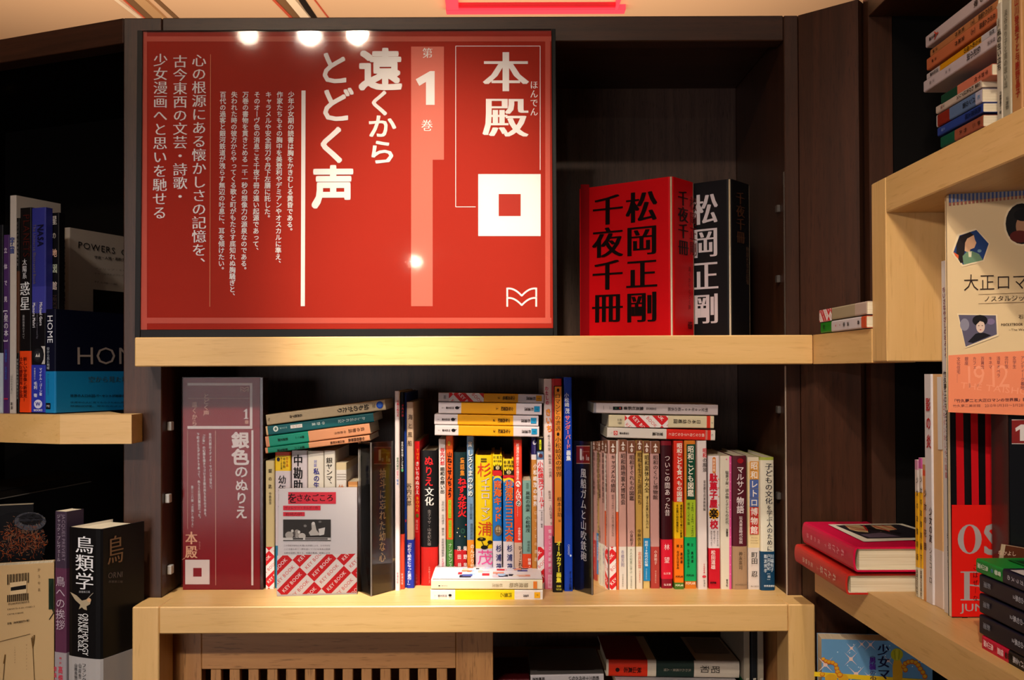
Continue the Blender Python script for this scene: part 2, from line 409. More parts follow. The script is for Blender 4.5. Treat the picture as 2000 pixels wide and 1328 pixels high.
def book(label, M, w, d, h, segs, bands=(), prints=None, hard=False, group=None, r=.0018, cat='book', wrap=False, pages=None, px=None):
    """standing book: spine in the plane y=0 (x 0..w), cover depth d, height h.
    segs: [(fraction from bottom where it starts, colour)...]; bands: [(z0frac, z1frac, colour)]"""
    t = .0022 if hard else .0006; t = min(t, w*.2)
    root = empty('book', M, label, cat, group)
    O = outline(w, d, r, min(w*.18, .005) if hard else 0); I = offset(O, -t)
    # offset inwards: keep ends flush
    I = [(min(max(x, t), w-t), max(y, t) if 0 < i < len(O)-1 else d) for i, (x, y) in enumerate([(px_, py_) for px_, py_ in offset(O, t)])] if True else I
    I[0] = (t, d); I[-1] = (w-t, d)
    zs = [s[0]*h for s in segs]+[h]; shell('cover', O, I, zs, [cm(s[1]) for s in segs], root)
    e = .0035 if hard else .0004; by = (min(w*.18, .005) if hard else 0)
    v, f = box_geo((t*1.02, by+t+.0008, e), (w-t*1.02, d-(.004 if hard else .0006), h-e), 0); meshobj('page_block', v, f, pages or PAGES, None, root)
    for bnd in bands:
        z0, z1, c = bnd; O2 = offset(O, -.0005); I2 = offset(O, -.0001)
        O2[0] = (O2[0][0], d*.98); O2[-1] = (O2[-1][0], d*.98)
        shell('paper_band', O2, I2, [z0*h, z1*h], [cm(c)], root)
    if prints:
        fs = faces_of(M, w, d, h)
        for k, items in prints.items():
            if items: P = Print(); P.items(fs[k], items); P.build(root)
    if wrap:
        O3 = offset(O, -.0010); O4 = offset(O, -.0012); shell('clear_wrap', O4, O3, [-.0002, h+.0006], [FILM], root, FILM)
    return root
def fy(y, yt, yb): return max(0., min(1., (yb-y)/(yb-yt)))
def stand(label, x0, x1, yt, yb, segs, items=(), bands=(), zb_=-.301, yaw=0., plane=None, d=.13, hard=False, lean=0., L=(), R=(), gap=.00025, **k):
    """a standing book given by its spine in the photo; segs/bands in photo y"""
    n = Vector((-math.sin(yaw), math.cos(yaw), 0)); u = Vector((math.cos(yaw), math.sin(yaw), 0))
    if plane is None: p0 = onZ((x0+x1)/2, yb, zb_)
    else: p0 = Vector(plane)
    a = onP(x0, yb, p0, n); b = onP(x1, yb, p0, n); w = max((b-a).dot(u)-gap, .003)
    top = onP((x0+x1)/2, yt, p0, n).z; base = H+zb_; h = top-base
    M = Matrix.Translation((a.x, a.y, base+.0002)) @ Matrix.Rotation(yaw, 4, 'Z') @ Matrix.Rotation(lean, 4, 'Y')
    ybz = onP_py((x0+x1)/2, p0, n, base)
    ss_ = sorted(segs, key=lambda s: s[0]); ys_ = [q[0] for q in ss_[1:]]+[ybz]
    sg = [(fy(y, yt, ybz), q[1]) for y, q in zip(ys_, ss_)][::-1]; sg[0] = (0., sg[0][1])
    bn = [(fy(y1, yt, ybz), fy(y0, yt, ybz), c) for y0, y1, c in bands]
    pr = {'S': list(items)}
    if L: pr['L'] = list(L)
    if R: pr['R'] = list(R)
    return book(label, M, w, d, h, sg, bn, pr, hard=hard, **k)
def onP_py(px, p0, n, z):
    lo, hi = -500., 3000.
    for _ in range(40):
        m = (lo+hi)/2
        if onP(px, m, p0, n).z > z: lo = m
        else: hi = m
    return lo
def lie(label, p0, axis, TL, TR, th_px, segs, items=(), bands=(), d=.105, hard=False, top=(), flipdown=False, **k):
    """a lying book, spine towards us, head to the right. axis: inward horizontal unit vector (plane normal)."""
    n = Vector(axis).normalized(); a = onP(*TL, p0, n); b = onP(*TR, p0, n); e1 = (b-a); h = e1.length; e1.normalize()
    dn = n.cross(e1); dn = dn if dn.z < 0 else -dn
    inward = n if (e1.cross(dn)).dot(n) > 0 else n
    c = onP(TL[0], TL[1]+th_px, p0, n); w = abs((c-a).dot(dn))
    R = Matrix((dn, e1.cross(dn), e1)).transposed()
    if (e1.cross(dn)).dot(n) < 0: R = Matrix((dn, n, e1)).transposed()
    M = Matrix.Translation(a) @ R.to_4x4()
    L = TR[0]-TL[0]
    sg = [((x-TL[0])/L, c_) for x, c_ in sorted(segs, key=lambda s: s[0])]; sg[0] = (0., sg[0][1])
    bn = [((x0-TL[0])/L, (x1-TL[0])/L, c_) for x0, x1, c_ in bands]
    pr = {'S': list(items)}
    if top: pr['L'] = list(top)
    return book(label, M, w, d, h, sg, bn, pr, hard=hard, **k)

# ------------------------------------------------------------------ room shell
def struct(name, a, b, m): o = wbox(name, a, b, m, None, 0); o['kind'] = 'structure'; return o
CEIL = 1.50
plaster = mat('#D9B48E', .8); wallm = mat('#8C6A4E', .85); floorm = wood('floor_oak', '#5A3B24', '#46301F', 'y', .4, 12)
struct('floor', (-4, -9, -H-.05), (4, 5.6, -H), floorm)
cl = struct('ceiling', (-4, -9, CEIL), (4, 5.6, CEIL+.05), plaster)
struct('wall_front', (-4, 5.6, -H), (4, 5.7, CEIL), wallm); struct('wall_back', (-4, -9.1, -H), (4, -9, CEIL), wallm)
struct('wall_left', (-4.1, -9, -H), (-4, 5.6, CEIL), wallm); struct('wall_right', (4, -9, -H), (4.1, 5.6, CEIL), wallm)
def ceil_strip(i, pa, pb, wpx, drop, m):
    a0, a1 = onZ(pa[0], pa[1], CEIL), onZ(pa[0]+wpx, pa[1], CEIL); b0, b1 = onZ(pb[0], pb[1], CEIL), onZ(pb[0]+wpx, pb[1], CEIL)
    def ext(a, b, k): return b+(b-a)*k
    q = [ext(b0, a0, 2), ext(b1, a1, 2), ext(a1, b1, 1.2), ext(a0, b0, 1.2)]
    v, f = prism_geo([(p.x, p.y) for p in q], H+CEIL-drop, H+CEIL+.001); o = meshobj('trim_%d' % i, v, f, m); o['kind'] = 'structure'
brn = mat('#7A5A3A', .7); crm = mat('#F0DDC0', .6); tan_ = mat('#C29A6C', .7); redp = mat('#C8553A', .6); blk = mat('#0A0605', .6)
for i, (xa, xb, w, dr, m) in enumerate([(230, 272, 9, .012, crm), (243, 280, 4, .006, redp), (247, 284, 19, .004, brn), (268, 303, 22, .012, tan_),
        (302, 338, 10, .004, brn), (534, 566, 6, .006, redp), (541, 573, 22, .004, brn), (563, 590, 18, .012, crm), (584, 606, 13, .004, blk), (615, 640, 2, .006, redp)]):
    ceil_strip(i+1, (xa, 0), (xb, 33), w, dr, m)
# red-lit recess frame in the ceiling
M0 = Matrix.Translation(onZ(1045, 10, CEIL)-Vector((0, 0, .02)))
neon = empty('ceiling_recess_frame', M0, 'glowing red square frame set in the pale ceiling', 'ceiling light')
glow = mat('#FF3B4A', .5, 1.1); glow2 = mat('#C01828', .5, .35)
def cbar(nm, x0, y0, x1, y1, m, dz):
    a, b = onZ(x0, y1, CEIL), onZ(x1, y0, CEIL); v, f = box_geo((a.x-M0.translation.x, a.y-M0.translation.y, dz), (b.x-M0.translation.x, b.y-M0.translation.y, .019), .001); meshobj(nm, v, f, m, None, neon)
cbar('frame_side', 872, 8, 1222, 17, glow, -.004); cbar('inner_lip', 887, 3.5, 1207, 8, glow2, .004)
cbar('frame_side', 872, -60, 888, 8, glow, -.004); cbar('frame_side', 1206, -60, 1222, 8, glow, -.004); cbar('frame_side', 888, -64, 1206, -52, glow, -.004)

# ------------------------------------------------------------------ bookcase (dark walnut, centre bay and the corner to the right bay)
YF, YP, YI, YB = 1.32, 1.377, 1.414, 1.66          # light shelf front, dark post front, -, back panel
zs = lambda px, py, Y: onY(px, py, Y).z-H
XL0, XL1, XR0, XR1 = onY(241, 500, YP).x, onY(316, 500, YP).x, onY(1534, 500, YP).x, onY(1562, 500, YP).x
ZT, ZT2 = zs(800, 33, YP), zs(1300, 80, YP)
bc = empty('bookcase', Matrix.Translation((0, YP, 0)), 'dark walnut bookcase bay behind the red sign, open front', 'bookcase')
def part(name, a, b, m, par, bev=.0008):
    t = par.matrix_world.translation; R = par.matrix_world.to_3x3()
    v, f = box_geo(zb(a), zb(b), bev); v = [Vector(p)-t for p in v]; return meshobj(name, v, f, m, None, par)
part('post', (XL0, YP, -1.40), (XL1, YP+.30, ZT), DWo['z'], bc, .0012)
part('post', (XR0, YP, -1.40), (XR1, YP+.30, ZT), DWo['z'], bc, .0012)
part('top_rail', (XL1+.0006, YP, ZT2), (XR0-.0006, YP+.03, ZT), DWo['x'], bc, .0012)
part('top_board', (XL1+.0006, YP+.03, ZT-.02), (XR0-.0006, YB, ZT), DWo['x'], bc)
part('back_panel', (XL1, YB, -1.40), (XR0, YB+.015, ZT), BACK, bc)
# small steel shelf pins and the thin polished strip beside the right post
for (px, py) in ((330, 832), (326, 973), (330, 1112)):
    c = onX(px, py, XL1+.001); part('shelf_pin', (XL1, c.y-.006, c.z-H-.006), (XL1+.006, c.y+.006, c.z-H+.006), mat('#B8B4AE', .3), bc)
for (px, py) in ((1521, 800), (1521, 968), (1520, 408), (1520, 545)):
    c = onX(px, py, XR0-.002); part('shelf_pin', (XR0-.005, c.y-.005, c.z-H-.005), (XR0, c.y+.005, c.z-H+.005), mat('#55504C', .3), bc)
part('steel_strip', (XR0-.0016, YP-.0005, -.30), (XR0, YP+.004, .008), mat('#B9A99A', .25), bc)
part('steel_strip', (XR0-.0016, YP-.0005, .048), (XR0, YP+.004, .27), mat('#5A5048', .25), bc)
# corner panel: faces the camera at 40 degrees between the centre bay and the right bay
cp = empty('corner_panel', Matrix.Translation((XR1, YP, H)), 'plain walnut corner panel between the centre and right bays', 'panel')
p1 = onY(1678, 300, 1.318); pa = (XR1+.0005, YP); pb = (p1.x, 1.318)
v, f = prism_geo([pa, pb, (pb[0]+.012, pb[1]+.015), (pa[0]+.0, pa[1]+.02)], 0, ZT+1.40)
meshobj('board', [(x-XR1, y-YP, z-H) for x, y, z in v], f, DWo['z'], None, cp)
g1 = onY(1690, 300, 1.318); g2 = onY(1701, 300, 1.29)
rb = empty('side_bookcase', Matrix.Translation((g1.x, 1.30, 0)), 'dark walnut bookcase bay on the right wall, seen edge on', 'bookcase')
part('groove', (pb[0]+.0125, 1.330, -1.40), (g1.x+.004, 1.340, ZT), mat('#120806', .6), rb, 0)
v, f = prism_geo([(g1.x, 1.322), (g2.x, 1.296), (g2.x+.03, 1.296), (g2.x+.03, 1.322)], 0, ZT+1.40); meshobj('post', [(x-g1.x, y-1.30, z) for x, y, z in v], f, DWo['z'], None, rb)
XW = g2.x
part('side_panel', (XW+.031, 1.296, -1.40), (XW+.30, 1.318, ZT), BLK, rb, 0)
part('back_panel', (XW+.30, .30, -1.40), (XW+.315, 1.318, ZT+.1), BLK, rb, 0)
zt2 = onX(1692, 36, XW).z-H
part('top_rail', (XW, .30, zt2), (XW+.30, 1.2955, zt2+.035), DWo['y'], rb)
# left wing, turned 22.5 degrees away
YAW = math.radians(-22.5); cs, sn = math.cos(YAW), math.sin(YAW)
PW = Vector((XL0-.0006, YP, H)); lw = empty('wing_bookcase', Matrix.Translation((PW.x, PW.y, 0)) @ Matrix.Rotation(YAW, 4, 'Z'), 'dark bookcase bay on the left, angled away from the red sign', 'bookcase')
def wpart(name, a, b, m, par=lw, bev=.0008): v, f = box_geo(a, b, bev); return meshobj(name, v, f, m, None, par)
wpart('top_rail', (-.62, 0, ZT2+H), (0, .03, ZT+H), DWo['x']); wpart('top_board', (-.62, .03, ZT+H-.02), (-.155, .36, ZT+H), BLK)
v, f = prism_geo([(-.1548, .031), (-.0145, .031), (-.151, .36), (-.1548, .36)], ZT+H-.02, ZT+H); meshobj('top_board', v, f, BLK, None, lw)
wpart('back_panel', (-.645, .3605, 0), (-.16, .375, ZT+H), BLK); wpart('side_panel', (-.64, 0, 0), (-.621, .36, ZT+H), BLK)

# ------------------------------------------------------------------ light maple shelves
XS0, XS1 = onY(263, 690, YF).x, onY(1588, 690, YF).x
Z1T, Z1B = zs(925, 656.5, YF), zs(925, 713.5, YF)
sh = empty('display_shelf', Matrix.Translation((XS0, YF, Z1T+H)), 'long pale maple shelf carrying the red sign and the two thick volumes', 'shelf')
part('front_edge', (XS0, YF, Z1B), (XS1, YF+.02, Z1T), LW['x'], sh, .0012)
part('shelf_board', (XL1+.0006, YF+.0202, Z1B+.002), (XR0-.0006, YB-.001, Z1T-.0001), LW['x'], sh, .0005)
part('shelf_nosing', (XS0+.0003, YF+.0202, Z1B+.001), (XS1-.0003, YP-.0006, Z1T-.0001), LW['x'], sh, .0)
XG = .4095
ss = empty('stepped_shelf', Matrix.Translation((XG, 1.1, Z1T+H)), 'pale maple stepped shelf turning the corner on the right', 'shelf')
v, f = prism_geo([(XS1+.0006, YF), (XG, 1.134), (.458, 1.134), (.458, YF-.004), (XS1+.0006, YF+.0015)], Z1B+H, Z1T+H); meshobj('return_board', [(x-XG, y-1.1, z-Z1T-H) for x, y, z in v], f, LW['y'], None, ss)
YJ0, YJ1 = onX(1731, 560, XG).y, onX(1703, 560, XG).y
ZJ = onX(1703, 359, XG).z-H; ZU = onX(1731, 415.5, XG).z-H; ZJB = zs(1785, 706, YJ0)
part('upright', (XG, YJ0, ZJB), (XG+.30, YJ1-.0003, ZJ), LW['z'], ss, .0012)
part('upper_board', (XG, .35, ZU), (XG+.30, YJ0-.0004, ZJ), LW['y'], ss, .0012)
# lower right shelf
pA, pB = onZ(1711, 1166, -.245), onZ(1993, 1328, -.245); pB2 = pB+(pB-pA)*.35; dn_ = (pA-pB).normalized(); pA2 = pA+dn_*((1.322-pA.y)/dn_.y)
lr = empty('lower_side_shelf', Matrix.Translation((pA.x, pA.y, H-.245)), 'pale maple shelf slanting out at lower right under the red books', 'shelf')
v, f = prism_geo([(pA2.x, pA2.y), (pB2.x, pB2.y), (.74, pB2.y), (.74, 1.295), (.452, 1.295), (.435, 1.322)], H-.283, H-.245)
meshobj('board', [(x-pA.x, y-pA.y, z-H+.245) for x, y, z in v], f, LW['y'], None, lr)
# left wing shelf
xe0, xe1 = onY(117, 840, 1.335).x, onY(257, 840, 1.335).x; ZLT, ZLB = zs(190, 810, 1.335), zs(190, 867, 1.335)
ls = empty('wing_shelf', Matrix.Translation((xe0, 1.335, ZLT+H)), 'pale maple shelf end at left under the space books', 'shelf')
v, f = prism_geo([(xe0, 1.335), (xe1, 1.335), (xe1, 1.3755), (XL0-.002, 1.3755), (-.76, 1.80), (-1.15, 1.64), (xe0-.45*cs, 1.335-.45*sn)], ZLB+H, ZLT+H)
meshobj('board', [(x-xe0, y-1.335, z-ZLT-H) for x, y, z in v], f, LW['x'], None, ls)
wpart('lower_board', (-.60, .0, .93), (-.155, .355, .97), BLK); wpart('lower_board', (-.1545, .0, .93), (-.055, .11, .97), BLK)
ZLL = -.43

# ------------------------------------------------------------------ maple cabinet under the row of books
XC0, XC1 = onY(258, 1200, YF).x, onY(1592, 1200, YF).x; ZCT, ZCB = zs(925, 1183, YF), zs(925, 1236, YF)
XCL, XCR = onY(311, 1280, YF).x, onY(1540, 1280, YF).x; ZB = ZCT
cb = empty('cabinet', Matrix.Translation((XC0, YF, H+ZCT)), 'pale maple cabinet with a slatted sliding door below the book row', 'cabinet')
part('leg', (XC0, YF, -1.40), (XCL-.0003, YP-.0006, ZCT), LW['z'], cb, .0014)
part('leg', (XCR+.0003, YF, -1.40), (XC1, YP-.0006, ZCT), LW['z'], cb, .0014)
part('front_rail', (XCL, YF, ZCB), (XCR, YF+.022, ZCT), LW['x'], cb, .0014)
part('top_board', (XCL, YF+.0223, ZCT-.03), (XCR, YP-.0006, ZCT-.0001), LW['x'], cb, .0)
part('top_board', (XL1+.0006, YP-.0004, ZCT-.03), (XR0-.0006, YB-.001, ZCT-.0001), LW['x'], cb, .0)
part('side_panel', (XL1+.0006, YP, -1.39), (XL1+.012, YB-.001, ZCT-.031), OK_['z'], cb, .0); part('side_panel', (XR0-.012, YP, -1.39), (XR0-.0006, YB-.001, ZCT-.031), OK_['z'], cb, .0)
part('inner_shelf', (XL1+.0125, YP+.06, -.47), (XR0-.0125, YB-.001, -.4418), OK_['x'], cb, .0)
YD = YP+.006
def dx(px): return onY(px, 1300, YD).x
ZD = lambda py: zs(700, py, YD)
door = meshobj('door', [], [], OK_['x'], None, cb)
def dpart(name, x0, x1, z0, z1, m, y0=YD, y1=None):
    v, f = box_geo(zb((x0, y0, z0)), zb((x1, y1 or y0+.02, z1)), .0008); t = cb.matrix_world.translation; return meshobj(name, [Vector(p)-t for p in v], f, m, None, door)
dpart('stile', dx(328), dx(393.5), -1.30, ZCT-.031, OK_['z']); dpart('stile', dx(890.5), dx(963), -1.30, ZCT-.031, OK_['z'])
dpart('rail', dx(394), dx(890), ZD(1306), ZCT-.031, OK_['x'])
for i in range(13):
    x = 394+16.5+i*36.85; dpart('slat', dx(x), dx(x+20.3), -1.30, ZD(1306)-.0003, OK_['z'], YD+.002, YD+.014)

# ------------------------------------------------------------------ the ceiling lamps whose light falls on the sign (behind the viewer, seen only as its reflections)
for i, (x, y, st) in enumerate(((-.54, -1.13, 420), (-.72, -1.13, 480), (-.95, -1.13, 160), (-.80, -6.85, 500))):
    o = empty('ceiling_downlight', Matrix.Translation((x, y, H+(1.43 if i == 3 else 1.405))), ('round ceiling downlight nearest the centre', 'middle one of the three round ceiling downlights', 'round ceiling downlight furthest to the left', 'lone round ceiling downlight at the far end of the room')[i], 'ceiling light')
    v = [(0, 0, -.048)]+[(.036*math.sin(t)*math.cos(a*math.tau/16), .036*math.sin(t)*math.sin(a*math.tau/16), -.012-.036*math.cos(t)) for t in (.35, .7, 1.05, 1.4, 1.75, 2.1) for a in range(16)]; f = [(0, 1+(a+1) % 16, 1+a) for a in range(16)]
    for q in range(5):
        for a in range(16): f.append((1+q*16+a, 1+q*16+(a+1) % 16, 1+(q+1)*16+(a+1) % 16, 1+(q+1)*16+a))
    meshobj('bulb', v, f, mat('#FFE8CC', .5, st), None, o)
    v = []; f = []
    for r_, z_ in ((.052, .0), (.060, .0), (.060, .058), (.052, .058)): v += [(r_*math.cos(a*math.tau/20), r_*math.sin(a*math.tau/20), z_) for a in range(20)]
    for q in range(4):
        for a in range(20): f.append((q*20+a, q*20+(a+1) % 20, ((q+1) % 4)*20+(a+1) % 20, ((q+1) % 4)*20+a))
    meshobj('trim_ring', v, f, mat('#E8E4DC', .4), None, o)

# ------------------------------------------------------------------ the big red sign
LB, RT_ = onY(265, 655, 1.333), onY(1085, 57, 1.333)
Ms = Matrix.Translation((LB.x, 1.331, H+Z1T+.0003)) @ Matrix.Rotation(math.radians(-1.3), 4, 'X')
sg = empty('sign_board', Ms, 'large glossy red sign with white lettering in an acrylic holder', 'sign', None)
fs = Face(Ms, (0, 0, 0), (1, 0, 0), (0, 0, 1), (0, -1, 0))
o_lb = fs.uv(265, 651); o_rt = fs.uv(1085, 57); p_lb = fs.uv(275.5, 644); p_rt = fs.uv(1077, 59)
SW, SHt = o_rt[0], o_rt[1]
def sbox(name, u0, v0, u1, v1, y0, y1, m, bev=.0003): v, f = box_geo((u0, y0, v0), (u1, y1, v1), bev); return meshobj(name, v, f, m, None, sg)
sbox('back_plate', .002, .001, SW-.002, SHt-.001, .0045, .0065, mat('#141110', .5))
edge = mat('#0B0909', .4, 0, .2)
sbox('frame_strip', 0, 0, p_lb[0]-.0005, SHt, -.002, .0044, edge); sbox('frame_strip', p_rt[0]+.0005, 0, SW, SHt, -.002, .0044, edge)
sbox('frame_strip', p_lb[0], 0, p_rt[0], p_lb[1]-.0004, -.002, .0044, edge); sbox('frame_strip', p_lb[0], p_rt[1]+.0002, p_rt[0], SHt, -.002, .0044, edge)
sbox('poster', p_lb[0], p_lb[1], p_rt[0], p_rt[1], .001, .004, mat('#A82818', .6, 0, .1))
front = bpy.data.materials.new('glossy_front'); front.use_nodes = True
def grain_clear():
    m = clear('sign_front_sheet', (.99, .99, .99), .0, .045, 1.22); nt = m.node_tree; g = [n for n in nt.nodes if n.type == 'BSDF_GLOSSY'][0]
    tc = nt.nodes.new('ShaderNodeTexCoord'); n = nt.nodes.new('ShaderNodeTexNoise'); n.inputs['Scale'].default_value = 1100; n.inputs['Detail'].default_value = 1
    nt.links.new(tc.outputs['Object'], n.inputs['Vector']); bp = nt.nodes.new('ShaderNodeBump'); bp.inputs['Strength'].default_value = .02; bp.inputs['Distance'].default_value = .0001
    nt.links.new(n.outputs['Fac'], bp.inputs['Height']); nt.links.new(bp.outputs[0], g.inputs['Normal']); return m
GC = grain_clear()
sbox('front_sheet', p_lb[0], p_lb[1], p_rt[0], p_rt[1], -.0016, -.0010, GC, 0)
PF = Face(Ms, (0, .0007, 0), (1, 0, 0), (0, 0, 1), (0, -1, 0)); P = Print()
ST, PS, WH = '#C85646', '#D8705F', '#F2ECEA'
P.items(PF, [('q', 275.5, 59, 287, 644, ST), ('q', 287, 71, 1077, 81, ST), ('q', 287, 620.5, 1077, 631.5, ST), ('q', 1065, 81, 1074.5, 620.5, ST),
 ('p', [(803, 91), (867, 91), (867, 312), (845, 312), (845, 598), (803, 598)], PS),
 ('l', 890, 90, 1055, 90, 1.3, WH), ('l', 890, 90, 890, 404, 1.3, WH), ('l', 1055, 90, 1055, 332, 1.3, WH), ('l', 890, 404, 929, 404, 1.3, WH),
 ('v', '本', 988, 98, 182, 92, WH, 'M'), ('v', '殿', 988, 186, 271, 90, WH, 'M'), ('v', 'ほんでん', 1043, 157, 227, 16, WH, 'm'),
 ('p', [(934, 340), (1056, 340), (1056, 461), (934, 461)], WH), ('q', 974, 379, 1017, 422, '#A82818'),
 ('logo', 989, 562, 1049, 599, 3.4, WH),
 ('v', '第', 835, 93, 114, 21, WH, 'm'), ('p', [(840, 139), (849, 139), (849, 205), (832, 205), (832, 160), (819, 168), (812, 155)], WH), ('v', '巻', 834, 233, 257, 23, WH, 'm'),
 ('v', '遠', 743, 93, 178, 86, WH, 'k'), ('v', 'く', 743, 174, 228, 54, WH, 'b'), ('v', 'か', 746, 222, 271, 58, WH, 'b'), ('v', 'ら', 746, 271, 323, 60, WH, 'b'),
 ('v', 'と', 652, 97, 168, 68, WH, 'b'), ('v', 'ど', 656, 168, 241, 72, WH, 'b'), ('v', 'く', 650, 243, 322, 76, WH, 'b'), ('v', '声', 651, 322, 408, 84, WH, 'k'),
 ('p', [(589, 177), (597, 177), (595.5, 598), (587.5, 598)], WH), ('l', 411.5, 106, 410, 599, 1.2, '#D98A60'),
 ('v', '心の根源にある懐かしさの記憶を、', 389, 105, 528, 29, WH, 'm'), ('v', '古今東西の文芸・詩歌・', 352, 107, 397, 29, WH, 'm'), ('v', '少女漫画へと思いを馳せる', (314, 312), 104, 429, 29, WH, 'm')])
for xt, xb, t in ((569, 566, '少年少女期の読書は胸をかきむしる黄昏である。'), (546.8, 544, '作家たちもその胸中を美登利やデミアンやオスカルに準え、'), (524.7, 522, 'キャラメルや安全剃刀や丹下左膳に託した。'),
                  (502.4, 500, 'そのオーヴ色の消息こそ千夜千冊の遠い起源であって、'), (480, 477, '万巻の書物を貫きとめる一千一秒の想像力の源泉なのである。'),
                  (458, 455, '失われた時の彼方からやってくる歌と町がもたらす底知れぬ胸騒ぎと、'), (435.8, 433, '百代の過客と銀河鉄道が洩らす無辺の吐息に、耳を傾けたい。')):
    P.items(PF, [('v', t, (xt, xt-(xt-xb)*len(t)/22), 178.6, 178.6+12.68*len(t), 12.4, WH, 'b')])
P.build(sg)

# ------------------------------------------------------------------ the two thick volumes on the display shelf
zq = Z1T+.0003
def thick(label, xc, Yc, xl, xr, ytop, cover, segs, items, Rit, yaw, xs):
    # near vertical edge at px xc, Y=Yc; cover runs left-back, spine right-back
    c = onY(xc, 500, Yc); u = Vector((math.cos(yaw), math.sin(yaw), 0)); n = Vector((-math.sin(yaw), math.cos(yaw), 0))
    # local frame: spine on y=0 => let the spine face right-forward: spine dir = n side
    a = onP(xl, 500, (c.x, c.y, 0), n); dcover = (a-c).length
    b = onP(xr, 500, (c.x, c.y, 0), u); wsp = (b-c).length
    ht = onY(xc, ytop, Yc).z-H-zq
    # book frame: x axis along spine (to the right/back)= n ; y axis (into the book)= -u ; cover seen is the left face x=0
    M = Matrix((n, -u, Vector((0, 0, 1)))).transposed().to_4x4(); M.translation = (c.x, c.y, H+zq)
    return book(label, M, wsp, dcover, ht, [(0, cover)], (), {'S': items, 'L': Rit}, hard=False, r=.006)
yw = math.radians(-38.5)
thick('thick scarlet volume with large black Japanese title on the display shelf', 1313.5, 1.40, 1133, 1357, 344, '#CE0A14', None,
 [('v', '千夜千冊', (1334, 1335), 371, 499, 21, '#1A0505', 'M'), ('v', '松岡正剛', (1354, 1354), 384, 500, 15, '#6A0808', 'm'), ('v', '求龍堂', 1348, 628, 643, 10, '#2A0505', 'b'), ('v', '遠くからとどく声', 1347, 520, 606, 5, '#5A0606', 0)],
 [('q', 1134, 360, 1151, 654, '#8E0710'), ('s', '松岡正剛', (1253, 371), (1253, 632), 62, '#120606', 'M'), ('s', '千夜千冊', (1187, 378), (1186, 632), 60, '#120606', 'M')], yw, None)
thick('thick black volume with white title, behind the scarlet one', 1428, 1.424, 1325, 1466, 349, '#16161A', None,
 [('v', '千夜千冊', (1446, 1447), 374, 476, 17, '#5A3A2A', 'M'), ('v', '物語たちの記憶', 1460, 482, 556, 6, '#6A5040', 0)],
 [('s', '松岡正剛', (1377, 376), (1379, 635), 50, '#D8CFD4', 'M')], yw, None)

# ------------------------------------------------------------------ books standing in the centre row
GR = 'books standing in the row above the cabinet'
K, Wt = '#1C1614', '#E6DFD8'
def key(x0, x1, y0, y1, sc=1., ph=(0, 0), fl=False): return ('key', x0, y0, x1, y1, fl, sc, ph)
LIL = '#D8CCD0'; CREAM = '#E0D2B0'; IVO = '#E2DACA'
stand('thin cream book at the left end of the row, one column of small dark print', 519, 536.5, 900, 1152, [(900, '#D9C690')], [('v', '銀の匙', 527.5, 912, 958, 7, K, 'm'), ('v', '中勘助作', 527.5, 961, 986, 5, K, 0), key(519.3, 536.2, 1068, 1151.5, .9, (.004, .003))], group=GR)
stand('lilac-white book with orange and yellow spine head behind the propped paperback', 537.5, 568, 883, 1151, [(883, '#DD4420'), (890, '#F0C51C'), (920, LIL), (1066, '#2E87AC')],
  [('c', 543.5, 897, 3, 4, '#22283A'), ('v', 'ちくま文庫', 549.5, 893, 917, 4, K, 0), ('v', '中勘助', 555, 893, 915, 5, K, 0), ('v', '名作選', 560.5, 892, 912, 4.5, '#C84010', 0), ('v', '幼年時代の月光', 551, 928, 1052, 16, '#15151C', 'm')], group=GR)
stand('white book with large black brush lettering on its spine', 570, 601, 880, 1150, [(880, LIL)], [('v', '中勘助の恋', 582, 887, 1010, 19, '#141214', 'B')], group=GR)
stand('ivory book with blue and black title, third from the tall white brush-lettered one', 601.5, 633, 881, 1150, [(881, IVO)], [('v', '対談', 616, 898, 912, 6, '#3A48C0', 0), ('v', '私の生い立ち', 618, 914, 995, 12, '#2A2C86', 'b')], group=GR)
stand('narrow ivory book with black katakana title beside the blue-titled one', 633.5, 655.5, 880, 1150, [(880, '#DDD6C8')], [('v', '銀ヤンマ、匂いガラス', 643, 893, 1010, 13, K, 'm')], group=GR)
stand('short white book with a tan spine head and orange brush lettering', 656.5, 677.5, 904, 1150, [(904, '#D8C39A'), (918, '#DDD6CE')], [('l', 658, 926, 676, 926, .8, '#9A9088'), ('l', 658, 931, 676, 931, .8, '#9A9088'), ('l', 658, 936, 676, 936, .8, '#9A9088'), ('v', '幼な心', 666, 946, 990, 11, '#C87028', 'b')], group=GR)
stand('lowest book of the row, tan spine, beside the left acrylic prism', 680, 699, 941, 1150, [(941, '#C98A50')], [('q', 681, 947, 698, 951, '#E8B070')], group=GR, d=.10)
# tall left group
stand('tall thin white book with red and pastel print, right of the left acrylic prism', 772, 781.3, 764, 1156, [(764, '#E4D6D4')], [('v', '北風とぬりえ', 777, 781, 814, 5, '#D83A48', 'b'), ('v', '谷内六郎の', 776.5, 893, 918, 4.5, '#2A6A48', 'b'), ('v', 'はなし', 776.5, 919, 934, 4, '#D86888', 'b'), ('v', '絵本', 776.5, 935, 948, 4, '#6888C8', 'b'), ('v', '新潮社版', 776.5, 1117, 1140, 4, '#E04A68', 0)], group=GR, d=.2)
stand('tall thin black book with small white title and an orange-red paper band', 781.8, 789.6, 766, 1153, [(766, '#0C0B0E')], [('v', '谷内六郎', 786.5, 788, 815, 4, '#B82028', 'b'), ('v', '谷内六郎の描くこどもの', 785.7, 862, 916, 4, '#E0DCD8', 'b'), ('c', 785.7, 918.5, 2.2, 3, '#5AAE78'), ('v', '新潮社版', 785.5, 1119, 1142, 4, '#F0D0C8', 0)], [(1043.6, 1152.8, '#E2452C')], group=GR, d=.2)
